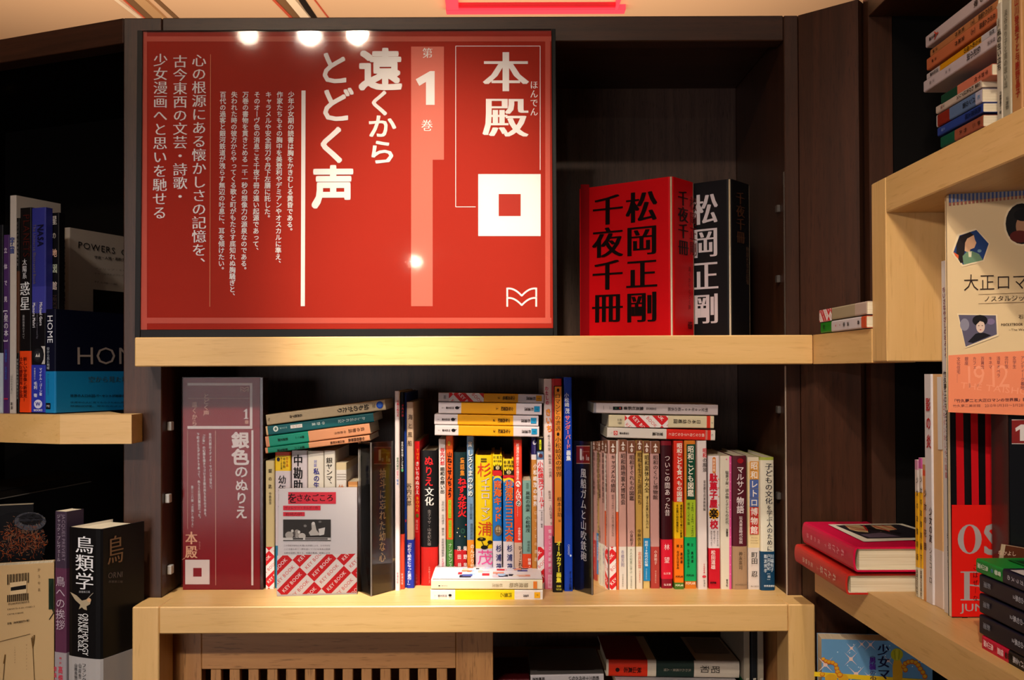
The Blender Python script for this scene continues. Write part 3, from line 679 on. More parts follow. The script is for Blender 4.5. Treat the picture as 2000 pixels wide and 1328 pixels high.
stand('very thin blue book squeezed between the tall black one and the beige one', 790.4, 794.6, 767, 1150, [(767, '#1E3E9A')], [('c', 792.4, 1017, 1.2, 3, '#C83048')], group=GR, d=.2)
stand('tall beige book with brown title and a blue paper band, beside the thin blue one', 795.2, 808.8, 785.6, 1151, [(785.6, '#C9AC90')], [('v', '海と風船', (801.5, 800), 806, 874, 9, '#4A3428', 'm'), ('v', '谷内六郎', (799, 798.5), 943, 988, 10, '#3A2A20', 'm'), ('v', '「初めて絵本になった遺作！」', 799.5, 1057, 1146, 8, '#DCE0F4', 'b')], [(1054.5, 1150.5, '#1E2F9E')], group=GR, d=.19)
stand('slim bright red book with orange and white title, left of the thick black one', 809.6, 821, 862, 1145, [(862, '#D01418')], [('v', 'THE', 815.5, 876, 898, 7, '#F08A20', 'b'), ('v', 'きいちのぬりえ', 815, 901, 966, 7.5, '#F2DCD8', 'b'), ('v', 'BOOK', 815, 969, 1000, 7, '#F0A028', 'b'), ('c', 815, 1007, 3, 4, '#6A6A20'), ('v', '蔦谷喜一', 814, 1015, 1042, 5.5, '#F0A8A0', 0), ('v', '小学館', 813, 1120, 1140, 4.5, '#E87A70', 0)], group=GR, d=.18)
stand('thick black book with red and white title and a red paper band', 822.6, 855.2, 880, 1146, [(880, '#131113')], [('v', 'ぬりえ', 837.5, 890, 950, 18, '#D4252C', 'b'), ('v', '文化', 838.5, 951, 988, 18, '#F0ECEA', 'M'), ('v', '金子マサ・山本紀久雄', 838.5, 995, 1066, 7.5, '#908A88', 'm'), ('v', '小学館スクウェア', 838.5, 1106, 1140, 4, '#F0B0A8', 0)], [(1069, 1145.8, '#D8241E')], hard=True, group=GR, d=.15)
stand('white book with red author name and black title, left of the orange one', 857.6, 871.3, 858, 1147, [(858, '#DED6D2')], [('v', '谷内六郎', 864, 874, 909, 9, '#D8303A', 'b'), ('v', '昭和の想い出', 864, 912, 964, 9, K, 'b'), ('v', '谷内六郎　谷内達子　橋本治　芸術新潮編集部', 865, 978, 1088, 5.5, '#5A5450', 0), ('v', 'とんぼの本', 865, 1090, 1112, 4.5, '#D8406A', 'b')], group=GR, d=.17)
stand('orange book with black hand lettering and a green spine foot', 872, 886, 851.5, 1147, [(851.5, '#E05A1C'), (1054, '#4E8436')], [('c', 877, 866, 2.6, 5, '#D8B030'), ('v', '山ねこせんちょう', 878, 882, 972, 9, '#16120E', 'k'), ('q', 875.5, 976, 881.5, 1012, '#9ABF30'), ('q', 876, 1016, 882, 1050, '#9ABF30'), ('v', 'えほとえくふん', 878.5, 977, 1010, 4, '#3A5A10', 0), ('v', '文絵タカマサモ', 879, 1017, 1048, 4, '#3A5A10', 0), ('v', 'ナンセンス絵本', 879.5, 1060, 1128, 8, '#D8E0C8', 0)], group=GR, d=.19)
stand('dark teal book with orange and red title over a red spine foot', 887, 912, 883.5, 1147, [(883.5, '#0E2A2E'), (1074, '#C41C22')], [('v', '童話集', 903, 893, 930, 9, '#E08A28', 'b'), ('v', 'ねずみ花火', 902.5, 932, 1010, 17, '#D81F26', 'k'), ('c', 904, 1037, 4, 5, '#2A5A48'), ('c', 904, 1037, 2.6, 3.4, '#0E2A2E'), ('c', 895, 1032, 1, 1.2, '#D8C030'), ('c', 898, 1047, 1, 1.2, '#E8E0D0'), ('c', 910, 1025, 1.4, 1.6, '#C83028'), ('c', 893, 1040, 1, 1.2, '#E8E0D0'), ('c', 908, 1048, 1, 1.2, '#D8C030'),
   ('v', '茂田井武', (896.5, 898), 1063, 1128, 7.5, '#E8DCD4', 'b'), ('v', '柴野民三', (908.5, 909.5), 1063, 1128, 7.5, '#E8DCD4', 'b')], group=GR, d=.16, hard=True)
stand('pale blue tall book with white outlined title and an orange spine foot', 912.6, 926.3, 852, 1147, [(852, '#6E90B4'), (1055, '#E08A2A')], [('v', '寅', 918.3, 861, 874, 9, '#2A3440', 'k'), ('v', '寅', 918, 861, 874, 8.5, '#E8ECEC', 'b'), ('v', 'しろくまのゆめ', 919.4, 879, 971, 11.5, '#2A3A48', 'k'), ('v', 'しろくまのゆめ', 918.6, 878, 970, 11, '#E8EEEC', 'b'), ('v', '文田三郎案', 920, 983, 1015, 5.5, '#2E3A48', 0), ('v', '茂田井武絵', 921, 1022, 1054, 5.5, '#2E3A48', 0), ('v', 'のんびり絵本', 922.5, 1062, 1120, 8, '#F6E2C0', 'b')], group=GR, d=.19)
stand('wide lemon-yellow book with red, white and pink title letters', 929, 963, 889, 1149, [(889, '#EBC80E'), (1072, '#D6C6D2')], [('q', 939, 895, 950.5, 898, '#5A4A10'), ('q', 939, 899.5, 950.5, 902.5, '#5A4A10'), ('v', '杉', 946, 903, 932, 29, '#D0362A', 0), ('v', 'イエローマン', 948, 932, 1018, 20, '#7A6A60', 'b'), ('v', 'イエローマン', 948, 932, 1018, 20, '#E8D8DC', 0), ('v', '浦', 947, 1018, 1047, 30, '#C83A20', 0),
   ('c', 940.5, 1053, 8.5, 3.6, '#16120A'), ('c', 957, 1059, 5, 3.6, '#16120A'), ('c', 946, 1069, 7, 4, '#16120A'), ('l', 940, 1055, 946, 1068, 1.6, '#16120A'), ('l', 957, 1060, 948, 1070, 1.4, '#16120A'), ('c', 940.5, 1052, 3, 1.6, '#8A7A20'), ('v', '茂', 947.5, 1073, 1104, 31, '#E04890', 0)], group=GR, d=.14, hard=True)
ban = lambda x0, x1, y: [('q', x0, y, x1, y+30, '#F2D21A'), ('q', x0+.5, y+33, x1-.3, y+41, '#C8242A'), ('c', (x0+x1)/2, y+49, (x1-x0)/2.1, 8, '#F0C824'), ('c', (x0+x1)/2, y+53, (x1-x0)/2.05, 8, '#1F6EBE')]
def crown(x0, x1, y0, y1, num):
    w_ = x1-x0; h_ = y1-y0; xm = (x0+x1)/2
    return [('p', [(x0, y1), (x0, y0+h_*.25), (x0+w_*.2, y0+h_*.5), (x0+w_*.28, y0+h_*.15), (x0+w_*.42, y0+h_*.45), (xm, y0), (x0+w_*.58, y0+h_*.45), (x0+w_*.72, y0+h_*.15), (x0+w_*.8, y0+h_*.5), (x1, y0+h_*.25), (x1, y1)], '#16120A'),
            ('c', xm, y0+h_*.68, w_*.23, h_*.27, '#C8B88A'), ('v', num, xm, y0+h_*.46, y0+h_*.92, w_*.4, '#4A3A20', 'b')]
stand('blue comic spine with a yellow crowned head marked 1 and a galleon badge', 962.8, 981, 888, 1149, [(888, '#F2D21A'), (918, '#D8202A'), (928, '#F0C824'), (931, '#1F6EBE'), (1057, '#DAD2D6')],
  ban(963, 980.6, 888)+[('v', '杉', 965.8, 890, 896.5, 5, K, 'b'), ('v', '浦', 971.8, 890, 896.5, 5, K, 'b'), ('v', '茂', 977.6, 890, 896.5, 5, K, 'b'), ('h', '傑作選集', 963.5, 901, 980, 4.6, K, 'b')]+crown(963.6, 980, 904, 918, '1')+[('v', '南海キッド', 972, 938, 1019, 15.5, '#F0C030', 'k'), ('v', '南海キッド', 972, 938, 1019, 15, '#D83A20', 'b'), ('c', 973, 1036, 7.5, 11, '#6A5A48'), ('c', 973, 1034, 5, 6, '#B09A78'), ('l', 968, 1036, 978, 1036, 1, '#3A2A1A'), ('l', 973, 1027, 973, 1042, 1, '#3A2A1A'), ('v', '杉浦茂', 974, 1062, 1116, 11, '#22306A', 'b')], group=GR, d=.14, hard=True)
stand('blue comic spine with a yellow crowned head marked 2, shorter than its twin', 983, 1004.5, 896.5, 1149, [(896.5, '#F2D21A'), (928, '#D8202A'), (935, '#F0C824'), (940, '#1F6EBE'), (1058, '#DAD2D6')],
  [('q', 983.4, 929, 1004.2, 933, '#C8242A'), ('c', 993.7, 941, 10, 8, '#F0C824'), ('c', 993.7, 946, 10.1, 9, '#1F6EBE'), ('v', '杉', 986.5, 899, 906, 5.5, K, 'b'), ('v', '浦', 993.5, 899, 906, 5.5, K, 'b'), ('v', '茂', 1000.3, 899, 906, 5.5, K, 'b'), ('h', '傑作選集', 984, 910, 1003.5, 5, K, 'b')]+crown(984, 1003.5, 912.5, 927, '2')+[('v', '杉浦茂ニコニコ大会', 994.5, 938, 1058, 15.5, '#F0C030', 'k'), ('v', '杉浦茂ニコニコ大会', 994.5, 938, 1058, 14.5, '#D83A20', 'b'), ('v', '杉浦茂', 995.5, 1062, 1116, 11, '#22306A', 'b')], group=GR, d=.14, hard=True)
stand('tomato red spine with white dots round the title, beige foot', 1004.8, 1020.8, 859.5, 1149, [(859.5, '#E03C26'), (1060, '#CDAF98')], [('v', '杉浦茂の摩訶不思議世界', 1011, 866, 938, 5.5, '#F4DCD4', 'b'), ('c', 1012, 945, 5, 6, '#F4E4DC'), ('v', 'へ', 1012, 939, 951, 9, '#D83020', 'k'), ('v', 'ん', 1012.3, 953, 965, 10, '#F4E4DC', 'b'), ('c', 1012.8, 970.5, 5, 6, '#F4E4DC'), ('v', 'な', 1012.8, 964.5, 976.5, 8.5, '#D83020', 'k'), ('c', 1013, 983, 5, 6, '#F4E4DC'), ('v', 'の', 1013, 977, 989, 9, '#2A1410', 'k'), ('v', '……', 1013.5, 990, 1009, 8, '#F4DCD4', 'b'), ('v', '中野晴行編', 1014.3, 1030, 1055, 5, '#F4DCD4', 'b'), ('v', 'ひょーこれなんだ', 1016, 1066, 1130, 7, '#4A3020', 'b')], group=GR, d=.15)
stand('short pale teal book with black title and an orange-red foot band', 1021.4, 1038.4, 938.5, 1149, [(938.5, '#7EA79E')], [('v', '異国情', 1030, 943, 955, 6, '#4A6A62', 0), ('v', '異能の画家 小松崎茂', 1031, 959, 1040, 9, '#14201E', 'm'), ('v', '根本圭助', 1032.5, 1056, 1078, 6, '#3A4A44', 0), ('v', '特撮・本', 1034, 1090, 1116, 6, '#F4E0D8', 'b')], [(1082, 1148.6, '#DE4A20')], group=GR, d=.13)
stand('narrow book with a violet and white spine head and ochre body', 1039, 1049.3, 854.5, 1150, [(854.5, '#241A58'), (888, '#DCD2D4'), (898, '#C08038')], [('c', 1044, 864, 3.6, 4.8, '#DAD6E4'), ('c', 1045.5, 863, 2, 3, '#241A58'), ('r', 'CONTEMPORARY', 1044.5, 870, 887, 3, '#8A84B8', 0), ('v', '小松崎茂の世界', 1045.3, 904, 990, 8, '#F0E6DE', 'b'), ('v', 'ロマンとの遭遇', 1046.5, 994, 1100, 6, '#E8D0B0', 0)], group=GR, d=.18)
stand('white book with red title under a black and photo spine head, chequered foot band', 1049.8, 1063.4, 855, 1152, [(855, '#121012'), (882, '#5C7CA8'), (898, '#E2D8DC')], [('c', 1055.3, 861, 2, 2.6, '#D6E020'), ('c', 1055.3, 876, 2, 2.6, '#D6E020'), ('v', '図説', 1055.3, 863, 874, 5, '#D6E020', 'b'), ('c', 1056, 890, 4, 4, '#5A2A30'), ('p', [(1050, 884), (1054, 884), (1051, 893)], '#D8DCE0'), ('v', '小松崎茂ワールド', (1055, 1059), 900, 993, 11, '#D8242E', 'b'), ('l', 1052, 997, 1064, 997, .6, '#8A8080'), ('v', '根本圭助・編著', 1058, 999, 1031, 3.6, '#4A4448', 0), key(1050.4, 1063, 1068, 1151.5, 1., (.002, .004))], group=GR, d=.18)
stand('tall ivory book with pink and orange title and a pink foot', 1063.8, 1080, 740, 1153, [(740, '#DFD0CA'), (1027, '#E87A9A')], [('v', 'わたしの', (1067.5, 1069), 754, 791, 7, '#D0305A', 'b'), ('v', 'きいち', (1070, 1073.5), 797, 845, 11.5, '#D83020', 'k'), ('v', 'きいち', (1070, 1073.5), 797, 845, 11, '#F0B020', 0), ('v', 'ぬりえ作家、蔦谷喜一の世界', (1072, 1075), 848, 933, 6, '#3A2E2A', 0), ('v', '蔦谷喜一　上村久留美　文', (1073, 1077), 958, 1025, 5.5, '#5A4A44', 0), ('v', '懐かしさが新鮮だ', 1074, 1032, 1120, 6, '#F6D8E0', 'b'), ('q', 1070.5, 1122, 1078, 1148, '#F2B8CA'), ('v', '小学館', 1074.3, 1124, 1146, 6, '#D84878', 0)], group=GR, d=.2)
stand('tall orange spine framed in red and black, black foot band with yellow letters', 1080.6, 1099, 740, 1159, [(740, '#B01A22')], [('q', 1081.6, 753.5, 1098, 1062, '#140E0C'), ('q', 1083.3, 755, 1096.6, 1060, '#DE8830'), ('c', 1090, 762, 2.6, 3.6, '#2A0E0A'), ('v', 'ロマンとの遭遇', (1089, 1090), 768, 842, 11, '#1A100C', 'm'), ('c', 1090, 848, 2.6, 3.6, '#2A0E0A'), ('v', '小松崎茂の世界', (1090, 1091.5), 853, 932, 12, '#1A100C', 'm'), ('v', '根本圭助', (1092, 1093), 970, 1010, 9, '#2A1A10', 'm'), ('v', '編', 1093, 1014, 1020, 5, '#2A1A10', 0), ('v', 'オールカラー画集', 1091.5, 1056, 1138, 10, '#E8DE40', 'k'), ('h', '国書', 1087, 1145, 1096, 4.5, '#C8C040', 'b'), ('h', '刊行会', 1086, 1151, 1097, 4, '#C8C040', 'b')], [(1048, 1158.5, '#14110F')], group=GR, d=.21)
stand('tall royal blue book with white and red-outlined title, left of the right acrylic prism', 1102.5, 1119, 737, 1157, [(737, '#123EB0')], [('v', '小松崎', (1106.5, 1107.5), 767, 795, 9, '#E8ECF4', 'b'), ('v', '茂', 1108, 797, 808, 9, '#E8ECF4', 'b'), ('v', 'サンダーバード', (1108.5, 1110), 811, 877, 10.5, '#E8ECF4', 'k'), ('v', 'サンダーバード', (1108.5, 1110), 811, 877, 10, '#E03444', 'b'), ('v', '画集', 1110.5, 879, 900, 9, '#E8ECF4', 'k'), ('r', 'CARDIO', 1111, 1063, 1084, 3.6, '#C8D4F0', 0), ('c', 1114.5, 1085, 1.8, 2.2, '#C8D4F0'), ('v', 'オークラ出版', 1114, 1115, 1152, 5.5, '#0A0E20', 'b')], group=GR, d=.21)
# the series with little figure marks
def series(label, x0, x1, yt, yb, body, title, y1, wch, extra, foot, my=0):
    xc = (x0+x1)/2; g = '#7A4A34'
    it = [('q', x0+.3, yt, x1-.3, yt+24+my, g), ('c', xc, yt+9+my, 1.3, 4.4, '#EDE4DC'), ('p', [(xc-5, yt+12+my), (xc, yt+8+my), (xc+5, yt+12+my), (xc+1.6, yt+12+my), (xc-1.6, yt+12+my)], '#EDE4DC'), ('c', xc, yt+18+my, 2.4, 3.8, '#EDE4DC'), ('c', xc, yt+18+my, .8, 1.2, g),
          ('v', title, xc, yt+27+my, y1, wch, '#1E1210', 'm')]+extra
    fr = [(f[0], f[1]) for f in foot]
    return stand(label, x0, x1, yt, yb, [(yt, body)]+fr, it, group=GR, d=.148)
SP = '#CE9E92'
series('slim pink-beige book with a red chequered foot, first of the brown-headed series', 1190.3, 1204, 860.5, 1154, SP, 'キャラメルの値段', 962, 9, [('v', '昭和30年代・10円玉で買えたもの', 1197, 966, 1048, 5, '#4A302A', 0), key(1190.5, 1204, 1068, 1153.5, 1., (.003, .001))], [], 1)
stand('paler page-thin book between the first two brown-headed spines', 1204.5, 1207.5, 861, 1154, [(861, '#E8DCD0'), (1000, '#E86030')], (), group=GR, d=.14)
series('pink-beige book with an almost white foot, second of the brown-headed series', 1209, 1224.8, 859, 1153.5, SP, '昭和路地裏大博覧会', 986, 9.5, [('v', '市橋芳則', 1216, 1074, 1107, 6.5, '#8A80A0', 'm'), ('v', '河出書房新社', 1216.5, 1121, 1146, 3.4, '#A09888', 0)], [(1068, '#E6DED2')], -1)
series('pink-beige book with a cream foot and a green-grey motto, third of the brown-headed series', 1226, 1241.6, 861, 1153.5, SP, '昭和すぐれもの図鑑', 978, 9.5, [('v', '小泉和子', 1233.5, 1035, 1066, 7, '#2A1A16', 'm'), ('v', '大人の知恵に学ぶ', 1232.5, 1071, 1120, 5, '#6A7A60', 0), ('v', '河出書房新社', 1233, 1125, 1149, 3.4, '#8A8878', 0)], [(1068, '#E6E2D0')], 0)
series('mustard book with a red-lettered cream foot, fourth of the brown-headed series', 1242.6, 1255.8, 860, 1152.5, '#C8A050', '昭和を生きた道具たち', 986, 8.6, [('v', '中林啓治', 1248.5, 1033, 1066, 7, '#2A1A10', 'm'), ('v', '岩井宏實', 1249.5, 1077, 1110, 7, '#D8603A', 'm'), ('v', '河出書房新社', 1249.5, 1114, 1138, 3.2, '#D87858', 0)], [(1068, '#E8DCC8')], -4)
series('straw-yellow book with a blue foot band, fifth of the brown-headed series', 1256.6, 1270, 861, 1151.5, '#DCC078', '昭和夏休み大全', 962, 9, [('v', 'ぼくらの思い出アルバム', 1264, 968, 1032, 5, '#2A2016', 'b'), ('q', 1256.8, 1051, 1269.8, 1134.5, '#1B86C2'), ('v', '昭和30年代の記憶', 1262.5, 1056, 1106, 6.4, '#D8ECF4', 'b'), ('v', '河出書房新社', 1262.5, 1110, 1132, 3.2, '#A8D0E8', 0)], [], 0)
series('wider rose-beige book with a brick red foot, last of the brown-headed series', 1271.2, 1289.2, 861.5, 1151.5, '#C89A94', '昭和のくらし博物館', 976, 10, [('v', '小泉和子', 1280.5, 1074, 1103, 6, '#F0D8CC', 'm'), ('v', '河出書房新社', 1280.5, 1114, 1139, 3.4, '#E8B8A8', 0)], [(1068, '#B04038')], 0)
stand('maroon book with white title and a bright red foot band', 1292.5, 1314.3, 861, 1151.5, [(861, '#7A1220'), (870, '#3A0812'), (1131, '#8E1428')], [('v', 'ついこの間あった昔', 1303.5, 888, 1008, 11, '#EADCD8', 'm'), ('v', '林　望', 1302.5, 1062, 1100, 11, '#F4D8D8', 0), ('h', '弘文堂', 1296, 1120, 1310, 4.5, '#F0B8B8', 'b'), ('h', '弘文堂', 1296.5, 1142, 1311, 4.5, '#F4D8D8', 'b')], [(1054, 1131, '#D41832')], hard=True, group=GR, d=.15)
stand('red, yellow and orange banded spine with cream title', 1317.5, 1336.3, 861, 1153, [(861, '#D8301E'), (981, '#EBBC10'), (1052, '#F07A14'), (1138, '#4E7A2C')], [('v', '昭和こども食べもの図鑑', 1327, 865, 980, 11, '#F4ECDC', 'b'), ('v', '卓袱台を囲んで食べた家族', 1330.5, 985, 1050, 4.8, '#2A1A08', 'b'), ('v', 'その思い出の味覚たち', 1323, 985, 1040, 4.8, '#2A1A08', 'b'), ('v', '文　奥成達', 1331, 1063, 1101, 5, '#3A1A08', 'b'), ('v', '絵　ながたはるみ', 1324, 1063, 1112, 5, '#3A1A08', 'b'), ('h', 'POPLAR', 1319.6, 1126, 1334.4, 3.6, '#2A1408', 'k'), ('h', 'POPLAR', 1319.4, 1143, 1335, 3.6, '#E8F0D0', 'k')], group=GR, d=.16)
stand('orange-edged spine with a dark green title panel and emerald band', 1338, 1360.5, 860.5, 1152, [(860.5, '#D87C26')], [('q', 1341, 867.5, 1357.8, 975.5, '#0F4630'), ('v', '昭和こども図鑑', 1349, 870, 970, 12.5, '#F0E8D4', 'b'), ('q', 1340, 976, 1358.5, 1049, '#A4C22C'), ('v', '20年代、30年代、40年代の', 1352.5, 981, 1048, 5, '#1E3A10', 'b'), ('v', '昭和こども誌', 1345, 981, 1026, 5, '#1E3A10', 'b'), ('v', '文　奥成達', 1352, 1060, 1100, 5, '#0A2A18', 'b'), ('v', '絵　ながたはるみ', 1344.5, 1060, 1109, 5, '#0A2A18', 'b'), ('h', 'POPLAR', 1341, 1123.5, 1355.5, 3.8, '#0A2A18', 'k'), ('h', 'POPLAR', 1339.5, 1139, 1358.5, 5, '#F4E4CC', 'b')], [(1049, 1135, '#0FA45C')], group=GR, d=.16)
stand('tall white book with red and black title, right of the green-panelled spine', 1363.6, 1382.2, 861, 1153.5, [(861, '#E2D6D2')], [('v', '昭和', 1376.3, 875, 894, 8.6, '#D8323A', 'b'), ('v', 'の風景', 1376.5, 894, 922, 8.6, K, 'm'), ('v', '東京都写真美術館編', 1376, 937, 998, 5, '#3A3432', 'm'), ('v', 'とんぼの本', 1375.5, 1100, 1120, 3.6, '#D83A4A', 'b'), ('c', 1375.5, 1126, 4, 2.6, '#D83A4A'), ('v', '新潮社', 1375.8, 1132, 1146, 3.8, '#5A5450', 0)], group=GR, d=.17)
stand('white spine with big crimson title around a yellow disc, red foot', 1384.5, 1407.2, 890.5, 1152, [(890.5, '#E2D8D8'), (1071, '#C8182A')], [('q', 1391.5, 896, 1398, 921, '#D8823A'), ('c', 1394.7, 896, 3.3, 3.4, '#D8823A'), ('c', 1394.7, 921, 3.3, 3.4, '#D8823A'), ('v', '特許合格', 1394.7, 896, 921, 4.6, '#F4E0C8', 'b'), ('v', '駄菓子屋', 1393.5, 924, 992, 16, '#CC1830', 'k'), ('c', 1394.5, 1003, 10, 10.5, '#F0B01C'), ('v', '楽', 1394, 993.5, 1013, 17, '#1E1410', 'k'), ('v', '校', 1394.5, 1015, 1033, 16, '#CC1830', 'k'),
   ('c', 1403.5, 936, 1, 1.3, '#D8823A'), ('c', 1403.5, 953, 1, 1.3, '#D8823A'), ('c', 1403.5, 970, 1, 1.3, '#D8823A'), ('c', 1403.5, 986, 1, 1.3, '#D8823A'), ('v', 'あなたのあの頃', 1401.5, 1036, 1067, 4, '#4A4248', 0), ('v', '読んで語って', 1395, 1036, 1062, 4, '#4A4248', 0), ('v', '未来を見つめて', 1389.5, 1036, 1067, 4, '#4A4248', 0), ('v', '松田道雄', 1393, 1074, 1112, 9, '#F4D8D4', 'b'), ('h', '新評論', 1387, 1138, 1399, 4.2, '#2A0A0E', 'k')], group=GR, d=.13)
stand('cream book with fine black title and a pink edge strip', 1408.2, 1429, 890.5, 1153, [(890.5, '#E0D8C4')], [('q', 1424.3, 891, 1428.6, 1152.5, '#E05A9A'), ('v', '駄菓子屋・読み物と子どもの近代', 1420, 919, 1024, 6.6, K, 'm'), ('v', '加藤理', 1420, 1032, 1048, 4.4, K, 'b'), ('v', '青弓社', 1420, 1131, 1146, 4.2, K, 'b'), ('c', 1419, 897, 1.6, 1.6, '#E08AA8')]+[('c', 1426.4, 905+i*18, .9, 1, '#F0A0C8') for i in range(13)], group=GR, d=.13)
stand('thick plum spine with white katakana title and a tan foot band', 1431.6, 1460.6, 890.5, 1153.5, [(890.5, '#561A26')], [('c', 1446, 900, 6, 5, '#9A1420'), ('v', 'マルサン', 1446, 910, 967, 14.5, '#EADCDC', 'b'), ('v', '物語', 1446, 970, 1003, 15, '#EADCDC', 'b'), ('v', '玩具黄金時代伝説', 1447, 1008, 1062, 7, '#D8C4C4', 'b'), ('v', '神永英司', 1446.5, 1077, 1113, 7.5, '#4A3A2A', 'm'), ('v', 'かみながえいじ', 1454, 1077, 1105, 2.4, '#6A5A48', 0), ('h', '朝日新聞出版', 1436, 1142, 1459, 3.2, '#7A6850', 0)], [(1067.5, 1153, '#A88868')], hard=True, group=GR, d=.15)
sq = []
for i, (ch, c) in enumerate(zip('昭和レトロ博物館', ['#D8963C']*2+['#4E66A8']*3+['#C4302E']*3)):
    yy = 901+i*17.9; sq += [('q', 1464.3, yy, 1481.5, yy+17.1, c), ('v', ch, 1473, yy+.6, yy+16.6, 14.5, '#F0E8DC', 'b' if i < 5 else 'B')]
stand('cream spine with a column of orange, blue and red lettered squares', 1461.8, 1484.8, 893, 1153.5, [(893, '#DDD0B8'), (903, '#E4CE9A'), (1070, '#DCD0C6')], sq+[('h', 'Showa', 1467, 1050, 1481, 2.6, '#9A7A50', 0), ('h', 'nostalgic', 1466, 1055, 1481, 2.6, '#9A7A50', 0), ('h', 'museum', 1466, 1060, 1481, 2.6, '#9A7A50', 0), ('v', '町田　忍', 1473.5, 1077, 1127, 13, '#2E2824', 'm'), ('h', '角川書店', 1466, 1145, 1482, 3.4, '#8A7E74', 0)], group=GR, d=.14)
stand('last book of the row at right, ivory with a navy foot', 1486.6, 1514.2, 893.5, 1155.5, [(893.5, '#A8B44A'), (899, '#E2DCC6')], [('v', '子どもの文化', 1501.5, 904, 985, 15, '#14182A', 'm'), ('v', 'を', 1502.3, 986, 996, 10, '#14182A', 'm'), ('v', '学ぶ人', 1503, 996, 1030, 11.5, '#14182A', 'm'), ('v', 'のために', 1503.5, 1030, 1077, 11.5, '#14182A', 'm'), ('v', '川端有子', 1508, 1082, 1117, 7, '#D8E4EC', 'm'), ('v', '戸苅恭紀', 1501.5, 1082, 1114, 7, '#D8E4EC', 'm'), ('v', '難波博孝', 1495, 1082, 1119, 6.5, '#D8E4EC', 'm'), ('v', '[編]', 1502, 1118, 1134, 6, '#D8E4EC', 0), ('h', '世界思想社', 1492, 1144.5, 1513, 4.2, '#D8E4EC', 'b')], [(1077.5, 1154, '#123E5E')], hard=True, group=GR, d=.14)
# dark thin books in the gaps of the row (they show only as dark slivers)
for x0, x1, c, lb in ((1206.9, 1208.7, '#D8461C', 'sliver of an orange book between two brown-headed spines'),):
    pass

# ------------------------------------------------------------------ lying stacks on top of the row
NY = (0, 1, 0)
def py_(Y): return (0, Y, 0)
Ya = 1.418
GA = 'four old paperbacks lying tilted on the left of the row'
lie('lowest of the tilted stack, thin peach paperback with a green spine foot', py_(Ya), NY, (517.7, 874.6), (721.5, 849.5), 11.4, [(517, '#D8906A'), (522.5, '#0F8468'), (602.5, '#D8946A')],
  [('s', '岩波文庫', (562, 877.3), (541, 880), 5, '#0A2A20', 'k'), ('s', '緑五一八', (595, 873), (575, 875.5), 5, '#0A2A20', 'b'), ('s', '中勘助随筆集', (712, 856), (680, 860), 7, '#3A2014', 'b'), ('s', '谷川俊太郎編', (673, 861.5), (645, 865), 5, '#3A2014', 'b')], group=GA)
lie('thicker peach paperback with a green spine foot in the tilted stack', py_(Ya), NY, (517.7, 852.8), (721.2, 826.3), 21.2, [(517, '#D8906A'), (524.5, '#0F8C72'), (601.5, '#D8946A')],
  [('s', '岩波文庫', (562.5, 857), (542, 859.5), 6, '#0A2A20', 'b'), ('s', '緑五一二', (594, 853), (577, 855), 5, '#0A2A20', 'b'), ('s', '鳥の物語', (712, 837), (680, 842), 7.5, '#3A2014', 'm'), ('s', '中勘助作', (676, 843), (652, 846.5), 5, '#3A2014', 0)], group=GA)
lie('teal paperback with white print in the tilted stack', py_(Ya), NY, (518.5, 832.8), (728.6, 806), 18.3, [(518, '#D8B080'), (522, '#0E5A60')],
  [('c', 538.5, 837.5, 5, 5.5, '#D8E4DC'), ('c', 538.5, 837.5, 2.4, 3, '#5A7A74'), ('s', '中公文庫', (561, 834.5), (546, 836.5), 4, '#A8CCC8', 0), ('p', [(567, 830.5), (590, 827.7), (590.6, 834.3), (567.6, 837.1)], '#E0DCD6'), ('s', 'なかの', (588, 831), (570, 833.5), 5, '#8A4A40', 0), ('s', 'かしら忘れん記', (714, 816.5), (660, 823), 6.5, '#C8DCD8', 'm'), ('s', '中野薫', (636, 825.5), (608, 829), 6, '#C8DCD8', 'm')], group=GA)
lie('top of the tilted stack, sand coloured paperback with a blue disc', py_(Ya), NY, (519, 810), (751.2, 780), 20.8, [(519, '#BFAA86')],
  [('c', 741.5, 790.8, 6.6, 7, '#1448B8'), ('c', 741.5, 790.8, 4.2, 4.6, '#3A68C8'), ('s', '新潮文庫', (733, 792), (727, 793), 9, '#4A4030', 0), ('s', '幼ものがたり', (721, 794.2), (658, 802.4), 11.5, '#1A1614', 'b'), ('s', '石井桃子作', (590, 810.8), (565, 814), 6, '#1A1614', 'b'), ('s', '定価', (526, 816), (524, 822), 4, '#5A5040', 0)], group=GA)
GB = 'white and amber paperbacks stacked above the comics'
AM = '#EFA70E'
